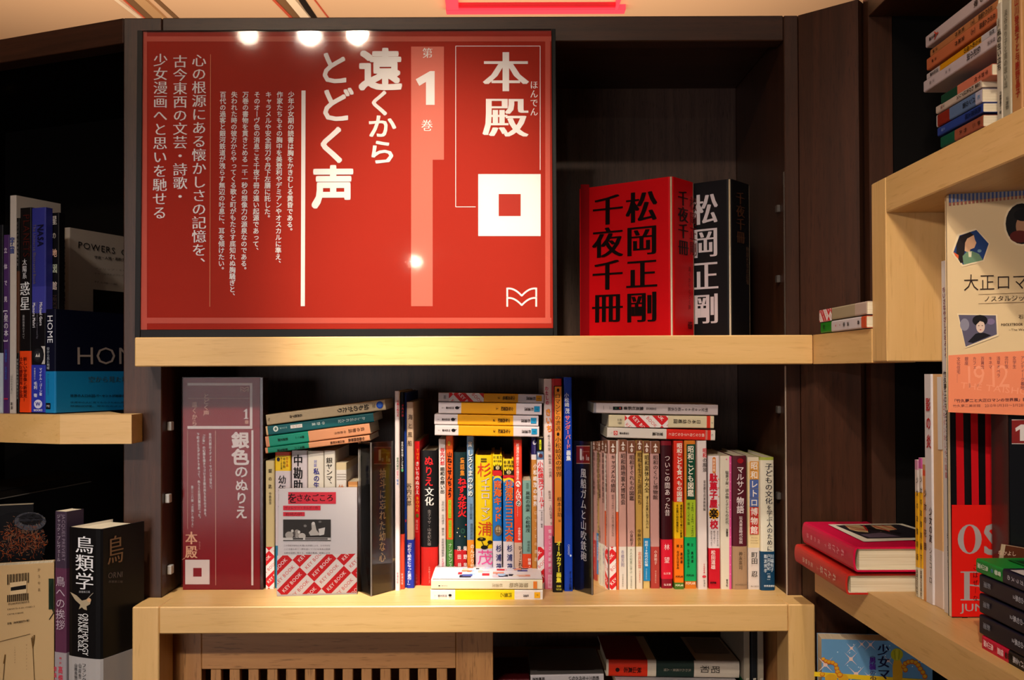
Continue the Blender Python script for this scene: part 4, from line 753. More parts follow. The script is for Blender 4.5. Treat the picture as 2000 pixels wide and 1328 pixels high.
def amber(label, TLx, TLy, TRx, TRy, th, a0, a1, title, blue, keyb=False):
    fx = lambda x: TLy+(TRy-TLy)*(x-TLx)/(TRx-TLx)+th/2
    it = [('q', a0, fx(a0)-th*.55, a1, fx(a1)+th*.55, AM)] if False else []
    it += [('s', title, (a1-6, fx(a1-6)), (a1-40, fx(a1-40)), 8.5, '#241608', 'b'), ('s', '杉浦茂', (TRx-15.5, fx(TRx-15)), (TRx-34, fx(TRx-34)), 6.5, '#2A2226', 'b'),
           ('p', [(TRx-15, fx(TRx-15)-6), (TRx-4, fx(TRx-4)-6), (TRx-4, fx(TRx-4)+5), (TRx-15, fx(TRx-15)+5)], blue), ('s', 'す', (TRx-6, fx(TRx-6)), (TRx-13, fx(TRx-13)), 5, '#1A3A5A', 0)]
    top = ()
    if keyb:
        it += [key(877, 944.5, 759, 796, 1.0, (.002, .006)), ('s', '河出文庫', (871, 775.5), (866.5, 775.5), 8, '#3A3032', 0)]
        top = [('keyuv', (-.094, .0145), (-.0005, .0625), False, 1.0, (.006, .004)), ('quv', (-.094, .0635), (-.0005, .145), '#1A2A50'), ('quv', (-.06, .0655), (-.012, .12), '#B0261C'), ('quv', (-.05, .08), (-.03, .11), '#E0B070'), ('quv', (-.094, 0), (-.0005, .0138), '#1C2C4C')]
    else: it += [('c', TLx+36, fx(TLx+36)-.4, 4, 3, '#141014'), ('l', TLx+38, fx(TLx+38), TLx+42, fx(TLx+42)-2.5, 1, '#141014'), ('s', '河出文庫', (TLx+30, fx(TLx+30)), (TLx+14, fx(TLx+14)), 5, '#241C20', 'b'), ('s', '7-230', (TLx+10, fx(TLx)), (TLx+6, fx(TLx)), 6, '#4A4246', 0)]
    return lie(label, py_(1.415), NY, (TLx, TLy), (TRx, TRy), th, [(TLx, '#E0D6D8'), (a0, AM), (a1, '#E0D6DC')], it, top=top, group=GB, wrap=keyb)
amber('lowest of the four amber-spined paperbacks', 849.5, 829.9, 1053, 833.2, 20.2, 895.5, 1003, '少年西遊記　３', '#1D93C8')
amber('amber-spined paperback second from the bottom of its stack, shifted furthest left', 848.7, 808.6, 1051.7, 812, 20.3, 894, 1002.5, '少年西遊記　２', '#1D93C8')
amber('amber-spined paperback third from the bottom, whole amber panel with a blue tab', 856.8, 785, 1058.2, 788.3, 22.3, 901, 1008.5, '少年西遊記　１', '#1D93C8')
amber('top amber paperback wrapped in the red chequered band', 856.5, 766.4, 1062, 770, 17, 944.5, 1012, '少年児雷也　２', '#E8A01A', True)
GC_ = 'three pale paperbacks lying above the brown-headed series'
Yc = 1.416
lie('lowest of the three pale lying paperbacks, white with a red panel', py_(Yc), NY, (1186, 834.6), (1397, 840.4), 20, [(1186, '#DED6CC'), (1302, '#DC2A1E'), (1378, '#C87A70'), (1382, '#DC2A1E'), (1388.5, '#DED6CC')],
  [('q', 1198.5, 841.5, 1206, 849.5, '#D82A22'), ('s', 'の', (1206, 845.6), (1199, 845.4), 7, '#F4E4DC', 'b'), ('s', '小学館文庫', (1229, 846.7), (1210, 846), 4.6, K, 'b'), ('s', '室井滋', (1295, 848), (1274, 847.2), 7, K, 'b'), ('s', '横のない母と子のない母と', (1376, 850), (1306, 848), 7, '#F4D8CC', 'm'), ('s', 'む', (1393, 850), (1389, 850), 5, K, 0), ('s', '0.01', (1197, 845), (1193, 845), 7, '#8A8078', 0)], group=GC_)
lie('cream lying paperback with a chequered band round its middle', py_(Yc), NY, (1189, 810), (1394.6, 812.6), 24, [(1189, '#DCD0AC'), (1380.5, '#DC3A24'), (1387.5, '#DCD0AC')],
  [key(1220.3, 1304.5, 809.2, 836.3, 1., (.004, .004)), ('s', '日本の幼稚園', (1369, 824), (1315, 822.5), 8.5, K, 'm'), ('s', '上笙一郎', (1215, 820), (1206, 820), 5, K, 0), ('s', '山崎朋子', (1215, 826), (1206, 826), 5, K, 0), ('s', 'か', (1393, 826), (1389, 826), 4, K, 0)], group=GC_)
lie('top lying paperback, long grey-white spine with a row of small black print', py_(Yc), NY, (1159.7, 786.2), (1402.3, 790.5), 20.6, [(1159, '#8A8890'), (1164.5, '#C8BCBC')],
  [('s', '明星50年601枚の表紙', (1383, 800.5), (1304, 799), 8, '#1E1A1C', 'm'), ('s', '明星編集部編', (1282, 798.5), (1262, 798), 5.5, '#3A3438', 0), ('s', '集英社新書', (1257, 798), (1218, 797), 7.5, '#1A1618', 'b'), ('q', 1197, 794, 1215.5, 800.5, '#14181A'), ('c', 1211, 797, 1.5, 1.8, '#B03A28'), ('c', 1203, 797, 1.5, 1.8, '#3A6A48'), ('s', 'ヴィジュアル版', (1195, 796.6), (1190, 796.5), 8, '#3A3438', 0), ('s', '定価', (1180, 796), (1178, 796), 9, '#5A5458', 0)], group=GC_, d=.11)
# front lying pair
GD = 'two paperbacks lying flat in front of the comics'
pB_ = onZ(950, 1173.4, -.301)
lie('lower of the two paperbacks lying flat in front of the comics, yellow panel', (0, pB_.y, 0), NY, (841, 1151.9), (1060, 1152.6), 20.9, [(841, '#EBE2DC'), (889, '#F2D816'), (1005, '#EBE2DC')],
  [('s', '円盤乙', (1000, 1162.3), (977, 1162.2), 9, '#4A3808', 'm'), ('s', '杉浦茂', (1033, 1163.5), (1022, 1163.5), 5, '#4A4448', 'b'), ('q', 1043.5, 1156.5, 1055, 1168, '#F0B01C'), ('s', 'す', (1052, 1162), (1047, 1162), 5, '#6A4A10', 0), ('c', 879, 1162.5, 3.2, 2.4, '#1A1414'), ('s', '河出文庫', (873, 1163.5), (855, 1163.3), 4.6, '#3A3438', 'b'), ('s', '7-200', (852, 1163), (848, 1163), 6, '#8A8488', 0)], group=GD, d=.105)
pic = ['#D87838', '#F0C8B0', '#A8C8E8', '#E8E0F0', '#1A1A28', '#D83038', '#C8D8F0', '#E89A80', '#F4E8D8', '#4A5AA0', '#E8C8D0', '#262030']
tp = [('quv', (-.104, .001), (-.001, .147), '#EDE6E6')]
rr = random.Random(4)
for i in range(46):
    a, b = -.092+rr.random()*.07, .03+rr.random()*.09; tp.append(('quv', (a, b), (a+.004+rr.random()*.012, b+.004+rr.random()*.012), pic[i % 12]))
lie('upper flat paperback in front of the comics, its picture cover facing up', (0, pB_.y, 0), NY, (842, 1132), (1059.5, 1132.4), 18.9, [(842, '#F0E4C4')],
  [('s', '猿飛佐助', (1032, 1143), (994, 1142.6), 9.5, '#9A8868', 'm'), ('s', '杉浦茂', (982, 1143), (961, 1143), 7, '#A89878', 'm'), ('q', 1041.5, 1135.5, 1049, 1149.5, '#E88030'), ('c', 858, 1144, 2, 1.2, '#2A2A2A'), ('s', '河出文庫', (874, 1144), (862, 1144), 2.6, '#4A4840', 0)], top=tp, group=GD, d=.104)

# ------------------------------------------------------------------ propped paperback, label card, acrylic prisms
lbp = onZ(541.5, 1167, -.301); rbp = onZ(696.5, 1162.5, -.301); yawp = math.atan2(rbp.y-lbp.y, rbp.x-lbp.x); wp = (rbp-lbp).length
Mp = Matrix.Translation((lbp.x, lbp.y, H-.3006)) @ Matrix.Rotation(yawp, 4, 'Z') @ Matrix.Rotation(math.radians(-9), 4, 'X')
def slab(label, name, M, w, t, h, cover, items, cat, pagem=PAGES, group=None, wrap=False, seg=None):
    """a book standing with its front cover towards us (local y=0 is the cover)"""
    root = empty(name, M, label, cat, group); e = .0004
    v, f = box_geo((0, 0, 0), (w, .0006, h), .0002); meshobj('cover', v, f, cm(cover), None, root)
    v, f = box_geo((0, t-.0006, 0), (w, t, h), .0002); meshobj('back_cover', v, f, cm(cover), None, root)
    v, f = box_geo((.0005, .0007, e), (w-.0008, t-.0007, h-e), 0); meshobj('page_block', v, f, pagem, None, root)
    v, f = box_geo((w, 0, 0), (w+.0006, t, h), .0002); meshobj('spine', v, f, cm(seg or cover), None, root)
    P = Print(); P.items(Face(M, (0, -.0007, 0), (1, 0, 0), (0, 0, 1), (0, -1, 0)), items); P.build(root)
    if wrap: v, f = box_geo((-.0006, -.0016, 0), (w+.0012, -.0013, h+.0008), 0); meshobj('clear_wrap', v, f, FILM, None, root)
    return root
hp = (onP(619, 954, (lbp.x, lbp.y+.022, 0), Vector((0, 1, 0))).z-H+.301)/math.cos(math.radians(9))
slab('small paperback propped face out on the shelf, red title bar and chequered red band', 'book', Mp, wp, .011, hp, '#E4DCDC',
  [('q', 563, 961, 656, 984, '#E0384A'), ('v', 'を', 571, 962, 984, 20, '#3A1014', 'B'), ('h', 'をさなごころ', 563, 972.5, 652, 15, '#2A0C10', 'm') if False else ('h', 'さなごころ', 578, 972.5, 652, 15.5, '#2A0C10', 'B'),
   ('q', 553, 987.5, 626, 996.5, '#E0384A'), ('h', 'ヴァレリー・ラルボー作', 556, 992, 621, 6, '#5A1018', 0), ('q', 553, 1000, 595, 1008, '#E0384A'), ('h', '岩崎力訳', 557, 1004, 590, 6, '#5A1018', 0),
   ('q', 553, 1014.5, 646, 1056.5, '#3A3634'), ('c', 565, 1045, 8, 7, '#B8B0A8'), ('c', 580, 1042, 6, 8, '#A8A098'), ('c', 590, 1047, 7, 6, '#D0C8C0'), ('p', [(608, 1022), (615, 1021), (618, 1035), (626, 1045), (606, 1046), (603, 1040), (609, 1034)], '#C8C0B8'), ('p', [(622, 1033), (635, 1030), (633, 1044), (624, 1046)], '#E0DAD4'), ('c', 596, 1027, 3, 2.5, '#8A8480'), ('c', 625, 1019, 3, 2, '#7A7470'), ('q', 553, 1050, 646, 1055, '#D8D2CC'), ('q', 572, 1050.5, 592, 1054, '#4A4644'), ('q', 596, 1051, 640, 1054, '#5A5452'), ('c', 575, 1043, 2, 6, '#5A5250'), ('c', 584, 1039, 2.4, 3, '#E8E2DA'), ('c', 571, 1037, 2.6, 3, '#D8D2CA'), ('c', 612, 1022, 3, 3, '#E4DED6'),
   ('h', '二十世紀の幼な心を描いた作家による、ひそやかな', 554, 1065.5, 645, 4, '#8A8084', 0), ('h', 'こころ揺らめく一瞬を追いつづける未来の物語', 554, 1072.5, 645, 4, '#8A8084', 0), ('h', '文庫を縦横に駆ける、短篇の集成。訳者による', 554, 1080, 645, 4, '#8A8084', 0),
   key(541.6, 697, 1085, 1157, 1.04, (.010, -.004))], 'book', group=None, wrap=True)
# label card
lc = onZ(357, 1154, -.301); rc = onZ(508, 1153.5, -.301)
Mc = Matrix.Translation((lc.x, lc.y, H-.3008)); wc = rc.x-lc.x; hc = onY(430, 738, lc.y).z-H+.301
card = empty('label_card', Mc, 'tall dark red label card standing at the left end of the row', 'sign')
v, f = box_geo((0, 0, 0), (wc, .010, hc), .0005); meshobj('card', v, f, mat('#8A1A20', .6, 0, .1), None, card)
v, f = box_geo((wc+.0004, -.0005, 0), (wc+.0045, .030, hc), .0004); meshobj('clear_side', v, f, mat('#3A0E10', .25), None, card)
v, f = box_geo((-.0004, -.0026, 0), (wc+.0042, -.0016, hc+.0008), .0); meshobj('clear_front', v, f, clear('card_front', (.98, .97, .98), .004, .12, 1.16), None, card)
FCd = Face(Mc, (0, -.0008, 0), (1, 0, 0), (0, 0, 1), (0, -1, 0)); P = Print(); WC = '#E0D4CC'; PC = '#D8A088'
P.items(FCd, [('q', 366, 748, 493, 753, WC), ('q', 488, 753, 493, 832, WC), ('q', 366, 832, 493, 837.5, WC), ('logo', 469.5, 755.5, 485.5, 765.5, 1.2, PC), ('l', 367, 778, 487, 778, .8, PC), ('q', 474, 798.5, 486, 800.5, '#8A1A20'),
  ('p', [(480.5, 798.5), (483, 798.5), (483, 816), (486, 818), (475, 818), (479, 816), (479, 803), (475, 804.5)], WC), ('v', '章', 482, 820, 828.5, 8.5, PC, 'b'),
  ('v', '遠くから', 380, 784, 832, 11, PC, 'b'), ('v', 'とどく声', 403, 768, 812, 13, PC, 'b'),
  ('v', '銀色', 469.5, 843, 909, 35, WC, 'k'), ('v', 'の', 471.5, 908, 934, 28, WC, 'b'), ('v', 'ぬり', 472, 935, 985, 26, WC, 'b'), ('v', 'え', 471.5, 986, 1014, 25, WC, 'b'),
  ('q', 491, 840, 495, 1143, WC), ('l', 421, 841, 421.5, 1143, 1.1, PC), ('l', 366.5, 841, 366.5, 1033, .6, PC),
  ('v', '谷内六郎はイディオ・サバンではない。', (410.5, 412), 845, 958, 5.6, WC, 'b'), ('v', '「少年」の幻想を描きつづける才能の持ち主なのである。', (398, 401), 845, 1012, 5.6, WC, 'b'), ('v', '下町のヒルデガルトであって、ぬりえの宮沢賢治だった。', (387, 390), 845, 1016, 5.6, WC, 'b'), ('v', '第三二八夜『北風とぬりえ』', (375.5, 376.5), 948, 1033, 5.6, WC, 'm'),
  ('v', '本殿', 374, 1037, 1091, 24, '#E8B08A', 'M'), ('v', 'ほんでん', 390, 1057, 1073, 3.4, PC, 0), ('l', 356, 1093, 362, 1089, 1, '#E8B08A'), ('q', 362, 1093, 409.5, 1141, WC), ('q', 377.5, 1109, 394, 1126, '#8A1A20')])
P.build(card)
def prism_sign(label, xl, xa, xr, yt, yba, ybl, ybr, Lit, Rit, lcol, rcol):
    A = onZ(xa, yba, -.301); B = onZ(xl, ybl, -.301); C = onZ(xr, ybr, -.301); hh = onY(xa, yt, A.y).z-A.z
    root = empty('prism_stand', Matrix.Translation((A.x, A.y, H-.3008)), label, 'sign'); o = Vector((A.x, A.y, 0))
    for nm, Q, cc, its in (('left_card', B, lcol, Lit), ('right_card', C, rcol, Rit)):
        d = (Q-A); d.z = 0; L = d.length; d.normalize(); nn = Vector((d.y, -d.x, 0));
        if nn.dot(CAM-A) < 0: nn = -nn
        inn = -nn
        pts = [A+d*.0015, A+d*(L-.001), A+d*(L-.001)+inn*.0012, A+d*.0022+inn*.0012]
        v, f = prism_geo([(p.x-A.x, p.y-A.y) for p in pts], .0004, hh-.001)
        meshobj(nm, v, f, mat(cc, .4), None, root)
        cvr = [A+nn*.0012, A+d*L+nn*.0012, A+d*L+nn*.0022, A+nn*.0022]; v, f = prism_geo([(p.x-A.x, p.y-A.y) for p in cvr], 0, hh); meshobj('clear_face', v, f, ACRY, None, root)
        # printing face
        u = d if d.cross(Vector((0, 0, 1))).dot(nn) > 0 else -d
        M = root.matrix_world; P = Print(); fc = Face(M, nn*.0005, u, (0, 0, 1), nn); P.items(fc, its); P.build(root)
    v, f = box_geo((-.0011, -.0026, 0), (.0011, -.0006, hh), .0003); meshobj('clear_edge', v, f, mat('#6A625C', .15), None, root)
    return root
RC = '#7E1F1C'
lab = lambda x0, x1, y0, y1, c: [('q', x0, y0, x1, y1, RC), ('l', x0, y0, x1, y0, 1, '#D8B8A0'), ('l', x0, y1, x1, y1, 1, '#D8B8A0'), ('r' if False else 'v', '1', x0+(x1-x0)*.24, y0+1, y1-3, (x1-x0)*.80, c, 'k'), ('v', '巻', x0+(x1-x0)*.5, y0+20, y0+28, 4, c, 0), ('v', '1', x0+(x1-x0)*.72, y0+14, y0+30, (x1-x0)*.3, c, 0), ('v', '章', x0+(x1-x0)*.88, y0+21, y0+29, 4, c, 0), ('l', x0+(x1-x0)*.45, y0+11, x1-1, y0+11, .6, '#C89080')]
prism_sign('clear three-sided prism label with gold title, left of the tall white book', 702, 725.6, 768, 864, 1166.5, 1156.5, 1155, lab(704.5, 721, 872, 904, '#D8D0C8')+[('v', '抽斗に忘れた幼な心', (713.5, 714), 913, 1098, 9, '#B8B4B0', 'm')], lab(730.5, 764, 873.5, 906, '#EAD8C8')+[('v', '抽斗に忘れた幼な心', (747.5, 746.5), 914, 1098, 13, '#FFE8A8', 'B')], '#8A8682', '#2A1E14')
prism_sign('clear three-sided prism label with white title, left of the brown-headed series', 1121.5, 1156.5, 1188.5, 862.5, 1164, 1153.5, 1153, lab(1125.7, 1152, 871, 905, '#E8E0DA')+[('v', '風船ガムと山吹鉄砲', (1139.5, 1140), 914, 1096, 11.5, '#E4E0DC', 'm')], lab(1159.5, 1184.5, 871.5, 905, '#A86A50')+[('v', '風船ガムと山吹鉄砲', 1171.7, 914, 1096, 8.5, '#A8784A', 'm')], '#0E0C10', '#3A2A22')

# ------------------------------------------------------------------ left wing: the space books
GL = 'books on the left wing shelf'
def wst(label, x0, x1, yt, segs, items=(), bands=(), off=0., d=.15, R=(), base=ZLT, yb=807, gap=.0004, **k):
    pl = (-.62+.383*off, 1.372+.924*off, 0)
    return stand(label, x0, x1, yt, yb, segs, items, bands, zb_=base, yaw=YAW, plane=pl, d=d, R=R, gap=gap, group=k.pop('group', GL), **k)
wst('dark book at the very left edge with a pale silver foot', -22, 5.2, 440, [(440, '#14161C'), (690, '#A8B4C0')], (), d=.06)
wst('slim purple book with a white vertical title at the left edge', 5.8, 17.6, 459, [(459, '#44285C')], [('v', '立体で見る', 11, 473, 632, 6.5, '#C8BCD0', 'b'), ('v', '[星の本]', (11.5, 12), 600, 672, 9, '#D8D0E0', 'm'), ('v', '杉浦康平　北村正利', 11.5, 682, 742, 4.5, '#3858A8', 'b'), ('h', '福音館', 7.5, 779, 15.5, 3.6, '#C02848', 'b')], d=.06)
wst('tall grey-white book with a small blue title, above the purple one', 18, 30.6, 382, [(382, '#B8B0A8')], [('v', '宇宙', 23.5, 462, 496, 9.5, '#2A3E88', 'B'), ('v', '「ひかりのたまご」', 22.5, 729, 772, 4.5, '#4A4846', 0), ('v', '新潮', 22.5, 785, 800, 4, '#4A4846', 'b')], d=.078)
wst('thin dark book with tiny white print and a rust patch', 31, 37.4, 426, [(426, '#0E0C0C'), (530, '#4A2A1A'), (690, '#0E0C0C')], [('v', 'ビジュアル宇宙図鑑大全', 34, 432, 520, 3.4, '#8A8480', 0), ('v', '宇宙と生命の起源をさぐる', 34, 700, 780, 3.4, '#A8A4A0', 0)], d=.045)
wst('black planet book with white title and an orange foot band', 38, 60.4, 406, [(406, '#0C0A0C')], [('r', 'PLANETS', 52, 418, 503, 13, '#3C100C', 0), ('v', '太陽系', 48, 505, 545, 9, '#C8C8CC', 'm'), ('v', '惑星', 48.7, 549, 607, 20, '#E0E2E4', 'm'), ('v', '最新画像のすべて', 46, 615, 662, 4.5, '#9A9A9C', 0), ('v', '新しい宇宙像と新発見！', 49, 697, 785, 8, '#5A0E06', 'b'), ('v', '壮大な惑星世界の全貌！', 40.5, 697, 785, 8, '#5A0E06', 'b')], [(686, 805.5, '#DC4214')], d=.03)
wst('violet-blue book with white author names and a blue foot band', 61, 88.8, 406, [(406, '#2C3082'), (560, '#3A3C94'), (612, '#0A0A10')], [('r', 'NASA', 79, 438, 482, 12, '#10102A', 'b'), ('r', 'The Universe Illustrated Book', 67.5, 438, 556, 6, '#6A6058', 0), ('r', 'Michael Gorn', 80, 590, 636, 5.6, '#D8D8E0', 'b'), ('r', 'Mamoru Mohri', 66.5, 591, 640, 5.6, '#D8D8E0', 'b'), ('r', 'Japanese Edition Supervised by', 73, 590, 662, 3.2, '#6A6A78', 0),
   ('q', 62, 677, 88, 712, '#0C0C10'), ('p', [(80, 676), (88, 676), (88, 711), (81, 711), (85, 702), (86, 692), (84, 682)], '#B8B4B0'), ('c', 74.5, 694, 10, 13.5, '#1A1A1E'), ('c', 73, 694, 6, 9, '#2A2A2E'), ('p', [(69, 697), (72, 690), (74, 696), (77, 689), (78, 697)], '#C8C4BC'),
   ('v', 'マイケル・ゴーン著', 79.5, 718, 773, 6, '#D8DCF0', 'b'), ('v', '毛利　衛', 69.5, 745, 776, 7, '#D8DCF0', 'b'), ('v', '宇宙飛行士', 68, 718, 742, 3.2, '#D8DCF0', 0), ('c', 74.5, 789, 8, 8.5, '#C8CCE4'), ('h', 'W', 69.5, 789, 79.5, 8, '#2A3090', 'k'), ('h', 'BOOKS', 66, 801, 83, 4, '#C8CCE4', 'k')], [(713, 805.5, '#2834A0')], d=.012)
wst('low black and blue book with its wide dark cover turned to us', 88.6, 108.6, 604, [(604, '#060A20')], [('r', 'HOME', 98, 615, 671, 11, '#DCE0E8', 0), ('v', '空から見た地球', 94, 678, 722, 5.5, '#A8B0B8', 'm'), ('v', 'ヤン・アルテュスベルトラン', 94, 730, 772, 3, '#0A2A40', 0), ('q', 89.5, 787, 98.5, 799, '#0A0C10'), ('h', 'PIE', 91, 793, 97, 4.5, '#A8B0B8', 'b')], [(725.5, 806.5, '#1074AC')], d=.218,
    R=[('h', 'HOME', 147, (694, 694), 292, 37, '#9A8C84', 's'), ('h', '空から見た地球', 172, 741, 262, 13, '#3A5A68', 'm'), ('h', '世界の人口の20パーセントが地球の資源を', 137, 773, 262, 6, '#0A2A3C', 'b'), ('h', '世界中の人に見てもらうために作られた', 137, 786, 262, 4, '#0A2A3C', 0), ('h', '映画HOME、空からのメッセージ', 137, 793, 262, 4, '#0A2A3C', 0)])
wst('black book with silvery star-map title standing behind the low black one', 96.5, 115, 416, [(416, '#0A090C')], [('v', '星', 106, 420, 440, 11, '#B8B0A8', 'B'), ('v', 'の', 105.5, 450, 470, 8, '#B8B0A8', 'm'), ('v', '地', 106.5, 484, 504, 10, '#C8A088', 'B'), ('v', '図', 106.5, 514, 535, 11, '#A8B098', 'B'), ('v', '館', 106.5, 548, 568, 10, '#B8A8A0', 'B'), ('r', 'NEXT', 107, 576, 604, 9, '#3A2A24', 's')], off=.0135, d=.010)
wst('white book with spaced black capitals on spine and cover, standing behind', 117.5, 135.5, 445, [(445, '#BDB2A8')], [('r', 'POWERS OF TEN', 123, 468, 603, 9, '#1A1816', 0)], off=.09, d=.148,
    R=[('h', 'POWERS', 152, (477, 490), 226, 13, '#141210', 0), ('h', 'OF TEN', 236, (492, 500), 300, 13, '#141210', 0), ('h', '宇宙・人間・素粒子をめぐる大きさの旅', 184, (502, 512), 300, 6, '#4A4240', 'b'), ('h', 'フィリップ・モリソン', 184, (524, 530), 262, 4, '#6A625C', 0), ('h', 'チャールズおよびレイ・イームズ', 184, (534, 540), 270, 4, '#6A625C', 0), ('p', [(182, 565), (300, 576), (300, 640), (182, 640)], '#0A0A0C'), ('h', '村上陽一郎', 184, (550, 556), 230, 4, '#6A625C', 0)])
# lower left
zl2 = -.4299
wst('thick black book with large white title and grey foot band, lower left', 130, 196, 1032, [(1032, '#0C0B0C')], [('v', '鳥類学', 165, 1046, 1153, 37, '#E4E4E6', 'm'), ('h', '原著第三版', 154, 1156, 176, 4.6, '#A8A8AA', 0), ('p', [(137, 1156), (150, 1163), (160, 1173), (168, 1171), (173, 1167), (178, 1172), (176, 1180), (169, 1184), (170, 1192), (164, 1190), (160, 1186), (154, 1190), (157, 1181), (147, 1172)], '#A8987C'), ('c', 174, 1172, 4, 4, '#C8A078'), ('l', 172, 1168, 182, 1158, 1.4, '#8A8070'),
   ('r', 'ORNITHOLOGY', 167, 1198, 1281, 12, '#DCDCDC', 'm'), ('r', 'FRANK B.GILL', 157, 1199, 1273, 9, '#DCDCDC', 'm'), ('v', 'フランク・ギル', 164, 1295, 1360, 9, '#2A2A2C', 'm'), ('v', '山岸哲', 156, 1295, 1326, 6, '#2A2A2C', 'm'), ('v', '山階鳥類研究所', 148, 1295, 1350, 6, '#2A2A2C', 'm')], [(1285, 1420, '#A8A4A2')], base=zl2, yb=1330, d=.078, hard=True, group='books in the lower left bay', off=-.035,
    R=[('s', '鳥', (226, 1040), (226, 1106), 34, '#8A6848', 'm'), ('h', 'ORNI', 211, (1124, 1121), 240, 12, '#6A6058', 'm'), ('h', '原著第三版', 212, 1136, 240, 5, '#6A6058', 0)])
wst('slim mauve book with white title beside the thick black one', 106.6, 129, 999, [(999, '#3E3040'), (1110, '#5A3048')], [('r', 'JACQUES PREVERT', 124, 1005, 1096, 6.5, '#8A7C8A', 0), ('v', 'ジャック・プレヴェール', 114.5, 1004, 1097, 7, '#B8AEB8', 0), ('v', '鳥への挨拶', 118, 1125, 1231, 19, '#B8A8B4', 0), ('v', '高畑勲', 118, 1300, 1350, 9, '#C83048', 'b'), ('v', '奈良美智', 108, 1300, 1350, 6, '#C83048', 'b'), ('v', '編・訳', 118, 1283, 1297, 5, '#C83048', 0)], [(1274.6, 1420, '#9A9296')], base=zl2, yb=1330, d=.03, group='books in the lower left bay', off=-.02)
# tan back cover leaning towards us
q0 = Vector((-.705, 1.353, 0)); yw2 = math.radians(20)
Mt = Matrix.Translation((-.735, 1.352, H+zl2)) @ Matrix.Rotation(yw2, 4, 'Z')
nt_ = Vector((-math.sin(yw2), math.cos(yw2), 0)); e_ = onP(105, 1150, (-.735, 1.352, 0), nt_); wt_ = (e_-Vector((-.735, 1.352, e_.z))).length; ht_ = onP(60, 1101, (-.735, 1.352, 0), nt_).z-H-zl2
slab('tan book standing back cover outwards with a barcode, lower left corner', 'book', Mt, wt_, .022, ht_, '#C9A878',
  [('q', 95, 1130, 105, 1190, '#1E3020'), ('p', [(96, 1150), (104, 1130), (105, 1200), (98, 1180)], '#142416'), ('l', 96, 1210, 105, 1196, 1.5, '#20241A')]+
  [('q', 14+i*1.95, 1122-i*.18, 14+i*1.95+(.6 if i % 3 else 1.2), 1142-i*.18, '#241A12') for i in range(22)]+[('q', 14+i*1.95, 1162-i*.18, 14+i*1.95+(.6 if i % 2 else 1.3), 1176-i*.18, '#241A12') for i in range(22)]+
  [('p', [(20, 1138), (52, 1134), (52, 1158), (20, 1162)], '#D8BC90'), ('p', [(21, 1147), (51, 1142), (51, 1150), (21, 1154)], '#14100E'), ('h', '1920095038003', 15, (1180, 1175), 57, 4, '#3A2C1E', 0), ('h', 'ISBN978-4-00-115582-3', 14, (1190, 1184), 68, 3, '#4A3A28', 0), ('h', 'C8798 ¥3800E', 14, (1200, 1196), 46, 3, '#4A3A28', 0), ('h', '定価（本体3800円+税）', 14, (1218, 1211), 60, 4.5, '#3A2C1E', 'b'),
   ('l', -5, 1254, 59, 1238, 1, '#5A4428'), ('v', 'かうやま', 76, 1106, 1158, 6, '#6A5030', 0), ('v', 'ことばのいずみ', 29, 1262, 1296, 2.6, '#6A5030', 0), ('v', '絵とことばによる', 52, 1256, 1310, 2.4, '#6A5030', 0), ('l', 63, 1242, 67, 1328, 1, '#5A4020'), ('l', 67, 1240, 64, 1262, 2.4, '#6A4C24'), ('l', 61, 1245, 64, 1266, 1.4, '#6A4C24'), ('l', 10, 1280, 6, 1328, 1, '#5A4020'), ('l', 10, 1278, 7, 1296, 2, '#6A4C24')], 'book', group=None)
# dark picture book behind, with a knitted ring and orange threads
Md = Matrix.Translation((-.81, 1.40, H+zl2)) @ Matrix.Rotation(yw2, 4, 'Z')
nd_ = nt_; hd_ = onP(60, 985, (-.81, 1.40, 0), nd_).z-H-zl2
it = [('c', 30, 1060, 60, 60, '#0C0C10')]; rr = random.Random(11)
for i in range(420):
    a = rr.uniform(0, math.tau); cx_, cy_ = rr.choice([(28, 1040), (64, 1046), (20, 1070), (66, 1064)]); x = cx_+rr.gauss(0, 14); y = cy_+rr.gauss(0, 14)
    if 1008 < y < 1098 and x < 100: it.append(('l', x, y, x+math.cos(a)*rr.uniform(3, 9), y+math.sin(a)*rr.uniform(3, 9), 1.0, rr.choice(['#6A3420', '#8A4424', '#7A5440', '#A8501E', '#4A2418', '#86654C'])))
it += [('c', 59, 1018, 31, 18, '#4A4A52'), ('c', 60, 1014, 24, 12, '#120C08')]+[('l', 60+22*math.cos(a*.35), 1013+11*math.sin(a*.35), 60+30*math.cos(a*.35), 1017+17*math.sin(a*.35), 1.4, '#7A7268' if a % 2 else '#2A2A30') for a in range(18)]
slab('dark picture book with orange threads and a grey ring, behind the tan book', 'book', Md, .155, .02, hd_, '#0D0D11', it, 'book', group=None)
# flat dark book with a pale lower edge lying across the back
pe0, pe1 = onY(-4, 976, 1.52), onY(152, 955, 1.62)
root = empty('book', Matrix.Translation((pe0.x, pe0.y, pe0.z)) @ Matrix.Rotation(math.atan2(pe1.y-pe0.y, pe1.x-pe0.x), 4, 'Z') @ Matrix.Rotation(-.09, 4, 'Y'), 'flat black book lying high in the lower left bay, pale edge showing', 'book')
v, f = box_geo((0, 0, 0), (.15, .10, .0012), .0); meshobj('back_cover', v, f, mat('#7A7268'), None, root); v, f = box_geo((.001, .001, .0013), (.149, .099, .012), .0); meshobj('page_block', v, f, mat('#16120E'), None, root); v, f = box_geo((0, 0, .0121), (.15, .10, .0135), .0); meshobj('cover', v, f, mat('#0A0A0A'), None, root)

